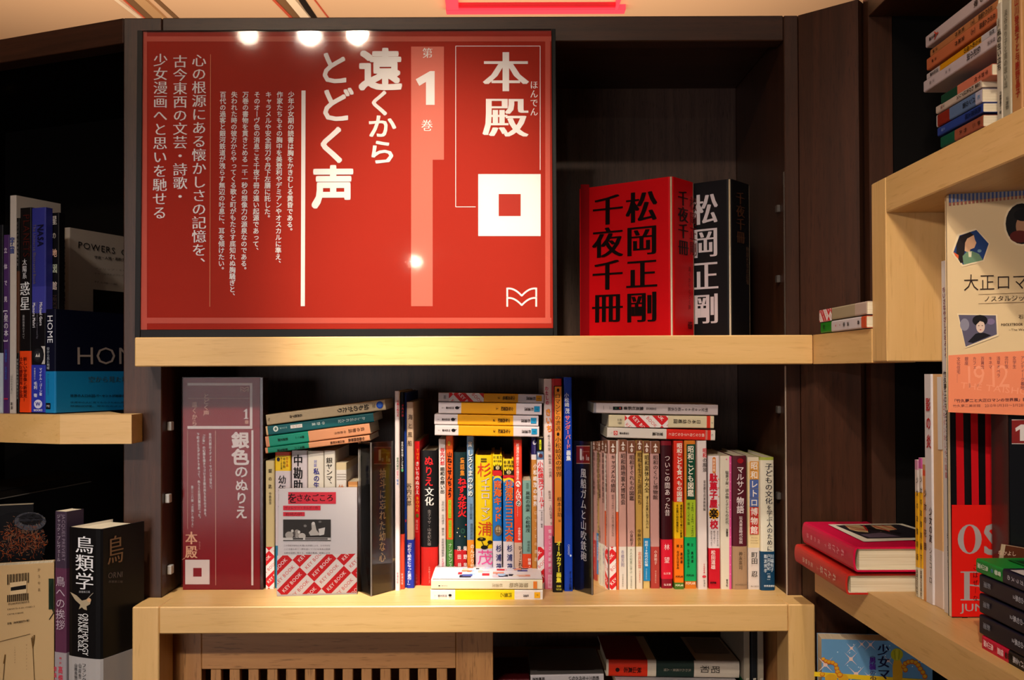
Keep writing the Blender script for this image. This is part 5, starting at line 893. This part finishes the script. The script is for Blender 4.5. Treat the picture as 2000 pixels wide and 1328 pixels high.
# ------------------------------------------------------------------ right bay
NX = (1, 0, 0)
def rlie(label, X, x0, y0t, y0b, x1, Ltop, segs, items=(), top=(), d=.105, slope=None, **k):
    a = onX(x0, y0t, X); z = a.z; b = onX(x1, y0t, X); yy = None
    lo, hi = -800., 2400.
    for _ in range(40):
        m = (lo+hi)/2
        if onX(x1, m, X).z > z: lo = m
        else: hi = m
    return lie(label, (X, 0, 0), NX, (x0, y0t), (x1, lo), y0b-y0t, segs, items, top=top, d=d, **k)
def along(X, x0, y0, fr):    # helper: photo pixel on the horizontal line through (x0,y0) on plane X, at photo x = fr
    z = onX(x0, y0, X).z; lo, hi = -800., 2400.
    for _ in range(40):
        m = (lo+hi)/2
        if onX(fr, m, X).z > z: lo = m
        else: hi = m
    return (fr, lo)
GU = 'books stacked on the upper side shelf'
XU = .50
def ustk(label, x0, yt, yb, x1, segs, texts, mid=None):
    its = []
    for t, xa, xb, w, c, wt in texts:
        m = (yt+yb)/2; its.append(('s', t, along(XU, x0, m, xa), along(XU, x0, m, xb), w, c, wt))
    return rlie(label, XU, x0, yt, yb, x1, None, segs, its, group=GU, d=.12)
ustk('bottom of the upper side stack, plain white book half hidden by the shelf', 1838, 291, 300, 1935, [(1838, '#C0A8A4')], ())
ustk('lying book with a green and rust spine, second from the stack bottom', 1837, 268, 289.5, 1919, [(1837, '#0E4A34'), (1866, '#8E4A34')], [('夢二　竹久', 1916, 1872, 8, '#3A1A10', 'b')])
ustk('lying royal blue book in the upper side stack', 1831, 250, 267, 1919, [(1831, '#24387C')], [('高原富太郎', 1916, 1884, 11, '#0A1230', 'b'), ('文庫', 1846, 1838, 6, '#7A8AB8', 0)])
ustk('lying book with rust left and slate blue right, a pale tab at its end', 1829, 225, 249, 1917, [(1829, '#B8B0AA'), (1831, '#7A2012'), (1856, '#54688A'), (1906, '#A8A0AC')], [('パンの笛', 1905, 1880, 11, '#10141E', 'b'), ('と', 1914, 1909, 10, '#3A78A8', 'k')])
ustk('beige lying book with dark print, above the rust and slate one', 1828, 208, 223, 1916, [(1828, '#B8A494')], [('わが名はアリス', 1902, 1868, 9, '#1E1612', 'b'), ('小説集', 1915, 1904, 7, '#1E1612', 'b'), ('文庫', 1845, 1836, 6, '#1E1612', 0), ('一', 1841, 1838, 8, '#B0301E', 'k')])
ustk('lying book with a dark green and salmon spine under the thick white one', 1838, 186, 206.5, 1936, [(1838, '#143C28'), (1872, '#C06A50')], [('宇野千代', 1930, 1902, 8, '#4A1E14', 'b')])
ustk('thick white lying book with black title in the upper side stack', 1804, 159, 181, 1948, [(1804, '#BCAAAA')], [('伝記小説', 1915, 1888, 12, '#1A1416', 'B'), ('新潮', 1857, 1845, 5, '#6A5C5C', 0), ('文庫', 1826, 1814, 6, '#4A3E3E', 0), ('林芙美', 1944, 1928, 8, '#4A3E3E', 0)])
ustk('thin amber and white lying book in the upper side stack', 1810, 144, 157.5, 1948, [(1810, '#B8A8A4'), (1839, '#C8860A'), (1920, '#B0A8AA')], [('きらめく夜の', 1916, 1882, 9, '#2A1A06', 'b'), ('河出文庫', 1832, 1816, 6, '#1A1414', 'b'), ('村田', 1942, 1932, 7, '#1A1414', 'b')])
ustk('orange lying book second from the top pair in the upper side stack', 1810, 115, 138, 1948, [(1810, '#B4603A')], [('花のれん物語　（上）', 1944, 1893, 10, '#2A140C', 'b'), ('宮尾作', 1884, 1864, 8, '#2A140C', 'b'), ('文庫', 1830, 1818, 5, '#2A140C', 'b')])
ustk('tan lying book just below the top white one', 1817, 97, 112, 1948, [(1817, '#A8683C')], [('花のれん物語　（下）', 1938, 1893, 9, '#2A1A0C', 'b'), ('宮尾作', 1884, 1864, 7, '#2A1A0C', 'b'), ('文庫', 1832, 1820, 5, '#2A1A0C', 'b')])
ustk('top of the upper side stack, white book with a red mark at its end', 1808, 71, 94, 1948, [(1808, '#B8A4A2')], [('女たちの歌', 1960, 1900, 11, '#1E1618', 'b'), ('文春文庫', 1832, 1814, 6, '#1E1618', 'b'), ('人', 1833, 1824, 14, '#C8402A', 'B')])
def rst(label, x0, x1, yt, yb, X, base, segs, items=(), bands=(), **k): return stand(label, x0, x1, yt, yb, segs, items, bands, zb_=base, yaw=math.radians(-90), plane=(X, 0, 0), **k)
rst('white upright book with handwritten style title on the upper side shelf', 1947, 1957.5, 6, 226, .50, ZJ, [(6, '#BCB09C')], [('v', '私の生い立ち', 1951.5, 56, 138, 8, '#1A1612', 'b'), ('v', '与謝野晶子', 1950, 36, 54, 4, '#3A342C', 0), ('v', '与謝野晶子・絵', 1954, 178, 222, 4, '#1A1612', 'b')], group='upright books on the upper side shelf', d=.13)
rst('grey-beige upright book with faded title, second on the upper side shelf', 1958, 1975, -12, 215, .50, ZJ, [(-12, '#A8A08A')], [('v', '淡谷のり子と寛の思い出', 1964, 18, 172, 7, '#5A5446', 'm'), ('v', '与謝野', 1967, 188, 214, 6, '#2A261E', 'm')], group='upright books on the upper side shelf', d=.13)
rst('tan upright book with a red title, third on the upper side shelf', 1976, 1996, -30, 200, .50, ZJ, [(-30, '#B08050')], [('v', '山川登美子と与謝野晶子', (1985, 1988), -6, 190, 9, '#8E1E14', 'b')], group='upright books on the upper side shelf', d=.13)
# two paperbacks on the shelf corner
rlie('small lying paperback, white with green and red ends, on the shelf corner', .4038, 1603, 630, 651, 1691, None, [(1603, '#1E8A1E'), (1626, '#D0C4C4'), (1683, '#C84A26')], [('s', '波の塔', along(.4038, 1603, 640, 1681), along(.4038, 1603, 640, 1655), 9, '#141012', 'B') if False else ('s', '曲', along(.4038, 1603, 640, 1681), along(.4038, 1603, 640, 1672), 8, '#141012', 'k'), ('s', '演歌', along(.4038, 1603, 640, 1660), along(.4038, 1603, 640, 1644), 9, '#141012', 'B'), ('s', '女　優', along(.4038, 1603, 640, 1642), along(.4038, 1603, 640, 1630), 4, '#C83030', 'b'), ('s', '新', along(.4038, 1603, 640, 1612), along(.4038, 1603, 640, 1606), 10, '#0A3A10', 'b')], d=.05, group='pair of paperbacks on the shelf corner')
rlie('upper tan paperback of the pair on the shelf corner, with a chequered band', .4040, 1600, 606, 628.5, 1692, None, [(1600, '#C8B0A0'), (1622, '#A89878'), (1672, '#C0A898')], [('keyuv', (.0004, .004), (.0155, .052), False, .7, (.002, .003))], d=.05, group='pair of paperbacks on the shelf corner')
# two red hardcovers
XH = .380
Hlow = rlie('lower of the two lying hardcovers, brick red spine with white script', XH, 1551.5, 1062.5, 1097, 1651, None, [(1551, '#C2281E')],
  [('s', 'れんげ草', along(XH, 1551.5, 1080, 1634), along(XH, 1551.5, 1080, 1600), 14, '#E8D0BC', 'm'), ('s', '上', along(XH, 1551.5, 1082, 1600), along(XH, 1551.5, 1082, 1594), 8, '#E0B8A0', 0), ('s', '花の物語', along(XH, 1551.5, 1082, 1588), along(XH, 1551.5, 1082, 1567), 9, '#E8D0BC', 'm')], hard=True, d=.083, group='pair of red hardcovers on the lower side shelf')
Hup = rlie('upper of the two lying hardcovers, crimson with a picture on its cover', XH+.006, 1566.5, 1019, 1060.5, 1666, None, [(1566, '#CC0A3E')],
  [('s', 'れんげ草', along(XH+.006, 1566.5, 1038, 1650), along(XH+.006, 1566.5, 1038, 1616), 14, '#F0A8B4', 'm'), ('s', '下', along(XH+.006, 1566.5, 1040, 1616), along(XH+.006, 1566.5, 1040, 1608), 8, '#F0A8B4', 0), ('s', '花の物語', along(XH+.006, 1566.5, 1040, 1603), along(XH+.006, 1566.5, 1040, 1574), 9, '#F0A8B4', 'm')], hard=True, d=.083, group='pair of red hardcovers on the lower side shelf',
  top=[('p', [(1617, 1024), (1760, 1022), (1860, 1052), (1687, 1058)], '#D8CCB8'), ('p', [(1632, 1026), (1755, 1024), (1840, 1049), (1694, 1052)], '#1E1A20'), ('p', [(1650, 1026), (1676, 1025), (1692, 1030), (1696, 1040), (1676, 1038), (1660, 1034)], '#C8A878'), ('p', [(1700, 1026), (1740, 1026), (1752, 1034), (1720, 1038)], '#B89468'), ('l', 1652, 1028, 1690, 1034, 1, '#A81818'), ('l', 1660, 1033, 1696, 1036, 1, '#A81818'), ('l', 1686, 1026, 1694, 1036, 3, '#A81818'), ('l', 1696, 1032, 1760, 1042, 3, '#0A0A0A'), ('l', 1706, 1027, 1738, 1038, 1.4, '#B02020'), ('l', 1722, 1026, 1750, 1034, 1.2, '#B02020'), ('p', [(1680, 1044), (1720, 1040), (1760, 1048), (1700, 1050)], '#5A4A58')])
# upright books on the lower side shelf (spines face left, seen at a slant)
ZR = -.2448; XR_ = .45; GS = 'upright books on the lower side shelf'
rst('first of two thin yellow magazines on the lower side shelf, pink head', 1788, 1795, 899, 1168, XR_, ZR, [(899, '#C88AA8'), (918, '#D8CCC4'), (962, '#E8AE10'), (1108, '#D8D0B8')], [('v', '少女の友復刻版', 1791.5, 925, 1100, 4, '#3A2C10', 'b'), ('v', '実業之日本社', 1791, 1112, 1160, 3, '#1A1610', 'b')], d=.1, group=GS)
rst('second thin yellow magazine, a little taller, magenta head', 1795.4, 1802.6, 895, 1172, XR_, ZR, [(895, '#C8589C'), (916, '#D8CCC4'), (962, '#E8AE10'), (1110, '#D8D0B8')], [('v', '少女の友復刻版下', 1799, 925, 1100, 4, '#3A2C10', 'b'), ('v', '実業之日本社', 1799, 1114, 1164, 3, '#1A1610', 'b')], d=.1, group=GS)
rst('orange-tan upright book with a red strip near its head', 1803, 1811, 895, 1178, XR_, ZR, [(895, '#E0D0BC'), (908, '#C88A50'), (919, '#D84A1C'), (930, '#DC9A58')], [('v', '少女の花園', 1807, 950, 1080, 5, '#5A3A1C', 'b')], d=.1, group=GS)
rst('tall grey upright book behind the yellow magazines, black brush mark', 1793.5, 1808, 812.5, 1178, XR_+.1012, ZR, [(812, '#8A8480')], [('v', '本の', 1800, 838, 895, 11, '#141214', 'b')], d=.1, group=GS)
rst('glossy white upright spine with red brush lettering', 1808.2, 1822.5, 731, 1190, XR_, ZR, [(731, '#D8D0D0')], [('v', '影の炎', (1812, 1814), 772, 880, 9, '#B81A1C', 'B'), ('v', '少女の友', 1817.5, 990, 1060, 6, '#2A2624', 'b'), ('v', 'シミコーロ', 1817.5, 1068, 1140, 6, '#2A2624', 0)], d=.1, group=GS)
rst('tan upright book with a blank white strip, beside the glossy white one', 1823.8, 1843, 731, 1192, XR_+.002, ZR, [(731, '#DCAE78'), (1074, '#DCC8BC'), (1186, '#D8A878')], [('p', [(1830, 736), (1839, 736), (1841, 878), (1832, 878)], '#DCD6D2')], d=.1, group=GS)
rst('tallest white upright spine with a column of black and red print', 1843.5, 1855.8, 508, 1201, XR_-.001, ZR, [(508, '#D4CCC8')], [('v', 'ちいさなやさしのおみせや', (1843, 1848), 560, 700, 6, '#7A2838', 'b'), ('v', '竹久夢二ロマンファッションブック', (1845, 1852), 724, 925, 6, '#1E1A1E', 'b'), ('v', 'レトロモダンおしゃれ図鑑', (1842, 1848), 760, 935, 4, '#B03040', 0), ('v', 'ビーロちの憂とり', (1851, 1854), 1040, 1140, 5, '#3A3432', 0)], d=.105, group=GS)
# red book with striped jacket, cover towards us
sA = onZ(1859, 1206.5, -.245); sB = onY(1990, 1203, sA.y)
hs = onY(1900, 800, sA.y).z-H+.245
slab('red and black striped book with huge silver capitals on a red band', 'book', Matrix.Translation((sA.x, sA.y, H+ZR)), .148-.02, .008, hs, '#0C0A0C',
 [('p', [(1866.5, 800), (1881, 800), (1884, 986), (1869, 986)], '#C4101A'), ('p', [(1895.5, 800), (1909.5, 800), (1912, 986), (1898, 986)], '#C4101A'), ('p', [(1924, 800), (1936.5, 800), (1939, 986), (1925.5, 986)], '#C4101A'), ('q', 1859, 986, 1995, 1204.5, '#E01C14'), ('q', 1879, 1204.8, 1890, 1207, '#0C0A0C'),
  ('c', 1894, 1053, 23.5, 29, '#A8A09E'), ('c', 1893.5, 1053, 11.5, 26.5, '#E01C14'), ('h', 'S', 1920, 1052, 1958, 62, '#A8A09E', 'b'), ('q', 1883, 1116, 1894, 1172, '#A8A09E'), ('q', 1876, 1116, 1922, 1118.5, '#A8A09E'), ('q', 1876, 1170, 1922, 1172.5, '#A8A09E'), ('p', [(1894, 1141), (1912, 1143), (1914, 1130), (1916, 1158), (1912, 1145.5), (1894, 1144)], '#A8A09E'), ('h', 'JUNE', 1877, 1186, 1938, 16, '#A8A09E', 'm'), ('v', 'こはぜーな', 1905, 1100, 1176, 10, '#1A0808', 'm')], 'book', group=None)
# cream book with cut-out portraits, resting on the striped one
YT = math.radians(-17); tz = H-.245+hs+.0006
tA = onP(1852.5, 800, (.425, .977, 0), Vector((-math.sin(YT), math.cos(YT), 0)))
Mt2 = Matrix.Translation((tA.x, tA.y, tz)) @ Matrix.Rotation(YT, 4, 'Z')
ntt = Vector((-math.sin(YT), math.cos(YT), 0)); ht2 = onP(1853, 381, (tA.x, tA.y, 0), ntt).z-tz
ht2 = min(ht2, H+ZU-tz-.0008)
tx = [('p', [(1852, 805), (1852.6, 694), (2080, 680), (2090, 815)], '#EE8A62'),
 ('p', [(1870, 457), (1906, 446), (1934, 475), (1922, 510), (1880, 521), (1858, 494)], '#E8D2AA'), ('p', [(1874, 460), (1907, 449), (1931, 476), (1920, 508), (1881, 517), (1862, 493)], '#1E3A6E'),
 ('p', [(1868, 476), (1874, 462), (1894, 453), (1903, 460), (1900, 470), (1888, 478), (1882, 500), (1884, 512), (1876, 514), (1868, 500)], '#1A1012'), ('p', [(1889, 466), (1902, 459), (1904, 468), (1907, 474), (1903, 484), (1895, 487), (1894, 494), (1884, 490), (1885, 474)], '#D8A880'), ('p', [(1880, 500), (1888, 492), (1898, 490), (1912, 496), (1920, 508), (1882, 517)], '#6A8A6A'), ('p', [(1891, 491), (1898, 491), (1897, 502), (1892, 502)], '#E0D8B0'), ('p', [(1862, 492), (1872, 498), (1872, 506), (1866, 500)], '#D85A2A'), ('c', 1913, 490, 4, 3, '#6A8A9A'),
 ('c', 1996, 437, 36, 44, '#E8D2AA'), ('c', 1996, 437, 32, 40, '#1A1816'), ('c', 1998, 442, 14, 20, '#A87A5A'), ('c', 1992, 462, 20, 12, '#5A2018'), ('c', 1998, 420, 18, 12, '#0E0C0C'),
 ('h', '大正ロマン', 1881, (553, 549), 2040, 35, '#2A1810', 's'), ('l', 1911, 575, 2060, 570, .8, '#7A5A3A'), ('h', 'ノスタルジックワールド', 1921, (584, 580), 2070, 12, '#3A2818', 0), ('l', 1911, 593, 2060, 588, .8, '#7A5A3A'),
 ('h', '石川桂子編', 1989, (619, 616), 2040, 9, '#4A3420', 0), ('h', 'POCKETBOOK', 1955, (634, 633), 1998, 5, '#4A3420', 'b'), ('h', '~The World of', 1970, (644, 643), 2020, 4.5, '#4A3420', 0),
 ('p', [(1869, 612), (1948, 614), (1950, 656), (1886, 680)], '#E8D2AA'), ('p', [(1872, 615), (1945, 616), (1947, 653), (1886, 677)], '#5A5468'), ('c', 1884, 634, 9, 12, '#8A8694'), ('c', 1935, 628, 8, 6, '#7A6A8A'), ('c', 1914, 626, 15, 11, '#120C10'), ('c', 1915, 638, 8.5, 12, '#DCC0AC'), ('p', [(1906, 626), (1925, 624), (1924, 630), (1914, 627), (1907, 634)], '#120C10'), ('p', [(1890, 668), (1905, 652), (1912, 650), (1922, 650), (1936, 655), (1900, 670)], '#141018'), ('c', 1911.5, 636, 1.6, .7, '#1A1010'), ('c', 1918.5, 636, 1.6, .7, '#1A1010'), ('c', 1915, 644, 1.8, .9, '#B82A30'), ('c', 1900, 633, .1, .1, '#B82A30'),
 ('h', '1912', 1880, (735, 733), 1975, 46, '#F49C78', 's'), ('h', 'THE TAISHO', 1876, (752, 765), 2010, 13, '#F49C78', 0), ('h', '「竹久夢二と大正ロマンの世界展」開催', 1859, (783, 780), 2015, 7, '#5A2A30', 'b'), ('h', '竹久夢二美術館　2010年1月3日～3月28日', 1861, (793, 791), 2006, 6, '#8A4A40', 0)]
for i, t in enumerate(('文化住宅……', '銀座', 'カフェ', '百貨店', 'キネマ', '浅草オペラ', '流行歌', '女学生', 'アンティーク着物')):
    x = 1872+i*15.6; tx.append(('v', t, x, 697-i*.3, 697-i*.3+8.4*len(t), 7.5, '#7A4048', 0))
for i in range(28):
    x = 1853.2+i*7.6; tx.append(('p', [(x, 379-i*.75), (x+3.8, 379-i*.75-.4), (x+3.8, 396-i*.75-.4), (x, 396-i*.75)], '#4A5E92')); tx.append(('p', [(x, 396-i*.75), (x+3.8, 396-i*.75-.4), (x+3.8, 402-i*.75-.4), (x, 402-i*.75)], '#B06A58')); tx.append(('p', [(x+3.8, 379-i*.75), (x+7.6, 379-i*.75-.4), (x+7.6, 396-i*.75-.4), (x+3.8, 396-i*.75)], '#A89E96'))
slab('cream book with cut-out lady portraits and a salmon band, upper right', 'book', Mt2, .150, .014, ht2, '#DFC394', tx, 'book', group=None)
# brown book and prism beside the striped book
bA = onY(1950, 900, .992)
slab('dark brown book with a thin gold frame, between striped book and prism', 'book', Matrix.Translation((onY(1950.5, 900, sA.y-.02).x, sA.y-.022, H+ZR)), .020, .016, hs-.003, '#2A0F0C', [('h', '共', 1957, 845, 1968, 9, '#8A6A5A', 0), ('l', 1951, 859, 1968, 861, 1, '#8A4A1A'), ('q', 1952, 874, 1968, 995, '#4A2014'), ('q', 1954, 877, 1967, 993, '#6A3A34'), ('p', [(1955, 960), (1967, 955), (1967, 985), (1957, 985)], '#8A5A68')], 'book')
pC = onZ(1971, 1192, -.245)
pr0 = empty('prism_stand', Matrix.Translation((onY(1971, 900, .965).x, .965, H+ZR)), 'clear label stand with a red numbered head at the right edge', 'sign')
v, f = box_geo((0, 0, 0), (.10, .0015, hs-.001), .0003); meshobj('card', v, f, mat('#15161A', .35), None, pr0)
v, f = box_geo((-.001, -.0025, 0), (.101, -.001, hs-.0006), .0); meshobj('clear_face', v, f, ACRY, None, pr0)
v, f = box_geo((-.0025, -.002, 0), (-.0012, .03, hs-.0006), .0003); meshobj('clear_edge', v, f, mat('#3A2420', .2), None, pr0)
P = Print(); P.items(Face(pr0.matrix_world, (0, -.0005, 0), (1, 0, 0), (0, 0, 1), (0, -1, 0)), [('q', 1976, 820, 2060, 866, '#8E2A28'), ('l', 1976, 820, 2060, 819, 1.6, '#D8C8BC'), ('l', 1976, 866.5, 2060, 867, 1.4, '#D8C8BC'), ('p', [(1983, 836), (1994, 829), (2004, 829), (2004, 861), (1992, 861), (1992, 838), (1984, 843)], '#E8E0D8')]); P.build(pr0)
# small brown book tipped behind the navy stack
slab('small brown book tipped behind the navy stack', 'book', Matrix.Translation((onY(1933, 1070, .945).x, .945, H+ZR)) @ Matrix.Rotation(math.radians(10), 4, 'Y'), .03, .01, onY(1950, 1062, .945).z-H-ZR, '#5A2E1C', [('h', 'なかよし', 1949, (1079, 1082), 1985, 10, '#D8B8A0', 'b')], 'book')
# navy stack
GN = 'navy paperbacks stacked at the right edge'; XN = .424
def nav(label, x0, yt, yb, segs, texts, top=()):
    its = []
    for t, xa, xb, w, c, wt in texts: m = (yt+yb)/2-1; its.append(('s', t, along(XN, x0, m, xa), along(XN, x0, m, xb), w, c, wt))
    return rlie(label, XN, x0, yt, yb, 2030, None, segs, its, group=GN, d=.105, top=top)
nav('bottom paperback of the right edge stack, crimson and black spine', 1918, 1240, 1269, [(1918, '#C81038'), (1973, '#0A0A0E')], [('角川文庫', 1940, 1921, 12, '#F0C8CC', 'k'), ('怪盗', 1960, 1948, 12, '#F0C8CC', 'k'), ('の', 1946, 1942, 8, '#6A1020', 0), ('第三巻', 1972, 1963, 12, '#1A0A0C', 'k'), ('ルパン全集', 2005, 1978, 12, '#C8C8D0', 'b')])
nav('navy paperback with a red top edge, second from the bottom at right', 1913, 1199, 1237, [(1913, '#060A22')], [('新潮', 1934, 1920, 11, '#8A8E9A', 'b'), ('下の句集２', 2005, 1976, 12, '#B8BCC8', 'b')])
nav('navy paperback with an amber top edge, middle of the right stack', 1913, 1158, 1196, [(1913, '#060A22')], [('新潮', 1933, 1920, 11, '#8A8E9A', 'b'), ('下の句集２', 2005, 1972, 12, '#B8BCC8', 'b')])
nav('navy paperback just under the green one', 1913, 1121, 1155, [(1913, '#060A22')], [('新潮', 1935, 1921, 11, '#8A8E9A', 'b'), ('下の句集２', 2005, 1978, 12, '#B8BCC8', 'b')])
nav('top paperback of the right edge stack, bright green and navy spine', 1906.5, 1090, 1117, [(1906, '#0E8A34'), (1962, '#10142E')], [('角川文庫', 1930, 1909, 10, '#D8E8D0', 'k'), ('青春', 1955, 1942, 10, '#D8E8D0', 'k'), ('の', 1940, 1935, 8, '#5A7AC8', 'k'), ('ガラスの', 2000, 1966, 10, '#C8CCD8', 'b')], top=[('quv', (-.104, .012), (-.022, .148), '#0A6428'), ('quv', (-.020, .060), (-.0005, .160), '#C8C0C0'), ('quv', (-.10, .03), (-.05, .06), '#083A1A'), ('quv', (-.08, .07), (-.03, .12), '#0A4A20'), ('quv', (-.05, .02), (-.025, .045), '#0A3018')])
# blue picture-cover book below the slanting shelf
bA = onY(1604.8, 1290, 1.245); yb_ = math.radians(-7)
Mb = Matrix.Translation((bA.x, 1.245, H-.56)) @ Matrix.Rotation(yb_, 4, 'Z'); nb = Vector((-math.sin(yb_), math.cos(yb_), 0))
hb = onP(1606, 1248, (bA.x, 1.245, 0), nb).z-H+.56; wb = (onP(1820, 1290, (bA.x, 1.245, 0), nb)-Vector((bA.x, 1.245, bA.z))).length
def star(x, y, r, c='#E0C8C8'): return [('p', [(x-r, y-r), (x, y-r*.12), (x+r, y-r), (x+r*.12, y), (x+r, y+r), (x, y+r*.12), (x-r, y+r), (x-r*.12, y)], c), ('c', x, y, r*.28, r*.28, '#ECC8B8')]
ib = []
for x, y, r in ((1663, 1266, 10), (1662, 1287, 13), (1683, 1258, 9), (1700, 1259, 11), (1672, 1317, 16), (1612, 1298, 15), (1696, 1320, 8), (1735, 1290, 10), (1760, 1300, 8)): ib += star(x, y, r)
rr = random.Random(3)
for i in range(30): ib.append(('c', 1610+rr.random()*190, 1256+rr.random()*80, 1.2, 1.2, '#C8DCE4'))
GLD, GLO = '#DCA424', '#C8601A'
ib += [('l', 1590, 1316, 1840, 1334, 9, '#E8C020'), ('c', 1623, 1325, 12, 9, GLD), ('c', 1647, 1326, 10, 10, GLD)]
for x, y, r in ((1608, 1287, 4), (1613, 1291, 4.5), (1619, 1293, 5), (1626, 1294, 4.5), (1632, 1298, 4.5), (1634, 1305, 5), (1636, 1312, 5.5), (1640, 1318, 6), (1606, 1317, 5)): ib += [('c', x, y, r, r*.9, GLO), ('c', x, y-.6, r*.75, r*.6, GLD)]
ib += [('p', [(1746, 1286), (1757, 1286), (1763, 1300), (1762, 1335), (1744, 1335), (1743, 1302)], GLD), ('c', 1751.5, 1278, 12, 12, '#B8B428'), ('l', 1751.5, 1268, 1751.5, 1289, 1.6, '#D8D040'), ('l', 1746, 1270, 1748, 1287, 1.2, '#8A8A1A'), ('l', 1757, 1270, 1755, 1287, 1.2, '#8A8A1A')]
for i, (x, y) in enumerate(((1765, 1302), (1768, 1296), (1774, 1293), (1781, 1292), (1788, 1294), (1793, 1299), (1797, 1306), (1802, 1313), (1806, 1321), (1768, 1308))): ib += [('c', x, y, 5, 5, GLO), ('c', x, y-.6, 3.6, 3.2, GLD)]
ib += [('v', '少女マンガ', (1725, 1727), 1257, 1375, 24, '#12123A', 'M'), ('v', '〈', 1704, 1276, 1284, 12, '#4A2A6E', 0), ('v', '男装', 1704, 1283, 1308, 13.5, '#4A2088', 'k'), ('v', 'の', 1704.5, 1308, 1318, 13, '#3A2A6A', 0), ('v', '少女', 1705, 1319, 1345, 13, '#2A1440', 'M')]
slab('light blue picture book with gold ornaments, standing below the slanting shelf', 'book', Mb, wb, .030, hb, '#6496BE', ib, 'book', group=None)
lsb = empty('plinth', Matrix.Translation((bA.x+.1, 1.27, 0)), 'dark base step under the blue picture book', 'base')
v, f = box_geo((-.105, -.05, 0), (.03, .015, H-.5605), .001); meshobj('step', v, f, DWo['x'], None, lsb)

# ------------------------------------------------------------------ books inside the cabinet
GCb = 'books lying in the cabinet opening'
def cst(label, Y, TL, TR, th, segs, items, top, d=.13, **k): return lie(label, (0, Y, 0), NY, TL, TR, th, segs, items, top=top, d=d, group=GCb, **k)
cst('large cream book lying in the cabinet with red and dark green bands', 1.42, (1184.5, 1288.5), (1444.5, 1292.5), 33, [(1184, '#C8BCA8'), (1189, '#CC2E14'), (1265, '#C8BCA8'), (1282, '#1E2E28'), (1356, '#BEB2A2')],
  [('s', '昭和', (1408, 1308), (1366, 1307), 15, '#1A1614', 0), ('s', '秋山真志', (1253, 1309), (1218, 1308), 12, '#3A100A', 'b'), ('c', 1206, 1308, 4, 4, '#2A0E0A'), ('s', '失われた風景・人情', (1350, 1309), (1296, 1308), 6, '#9A9080', 0)], [('quv', (-.1290, .0), (-.0005, .0565), '#8E1E10'), ('quv', (-.129, .072), (-.0005, .124), '#1A2420'), ('quv', (-.12, .13), (-.04, .18), '#8A8070')], hard=True)
cst('grey-white book lying lower left of the big cream one in the cabinet', 1.425, (1036, 1318.5), (1179, 1316), 30, [(1036, '#B8B2B4')], [('s', '昭和三十年代の匂い', (1170, 1324), (1110, 1325), 8, '#1E1A1C', 'b'), ('s', '岡崎武志', (1064, 1326), (1040, 1327), 7, '#1E1A1C', 'b')], [('quv', (-.129, .0), (-.0005, .102), '#6A6460'), ('quv', (-.02, .01), (-.016, .09), '#2A2624')])
cst('dark red book lying at the far left of the cabinet opening', 1.43, (964, 1327), (1034, 1326), 24, [(964, '#4A0E12')], [], [], d=.11)
cst('pale book under the big cream one in the cabinet', 1.41, (1203, 1327.5), (1440, 1331), 16, [(1203, '#A8A2A4')], [], [], d=.12)
for i, (x0, c, lb) in enumerate(((1453, '#14502E', 'cream and green upright book at the right of the cabinet opening'), (1467, '#0E1418', 'dark blue upright book at the right of the cabinet opening'), (1480, '#C84A1C', 'orange-footed upright book beside the cabinet wall'))):
    w_ = .0085; a = onY(x0, 1318, 1.405)
    M = Matrix.Translation((a.x, 1.405, H-.4412)) @ Matrix.Rotation(math.radians(0), 4, 'Z')
    book(lb, M, w_, .15, .025+i*.0001+.07, [(0, c), (.2, '#8A8070' if i != 1 else '#101418')], (), {'S': [('v', '昭和', x0+7, 1322, 1345, 6, '#C8C0B0', 'b')]}, group='upright books in the cabinet opening')

# ------------------------------------------------------------------ tidy: drop the glyph helper
bpy.data.objects.remove(_to, do_unlink=True)
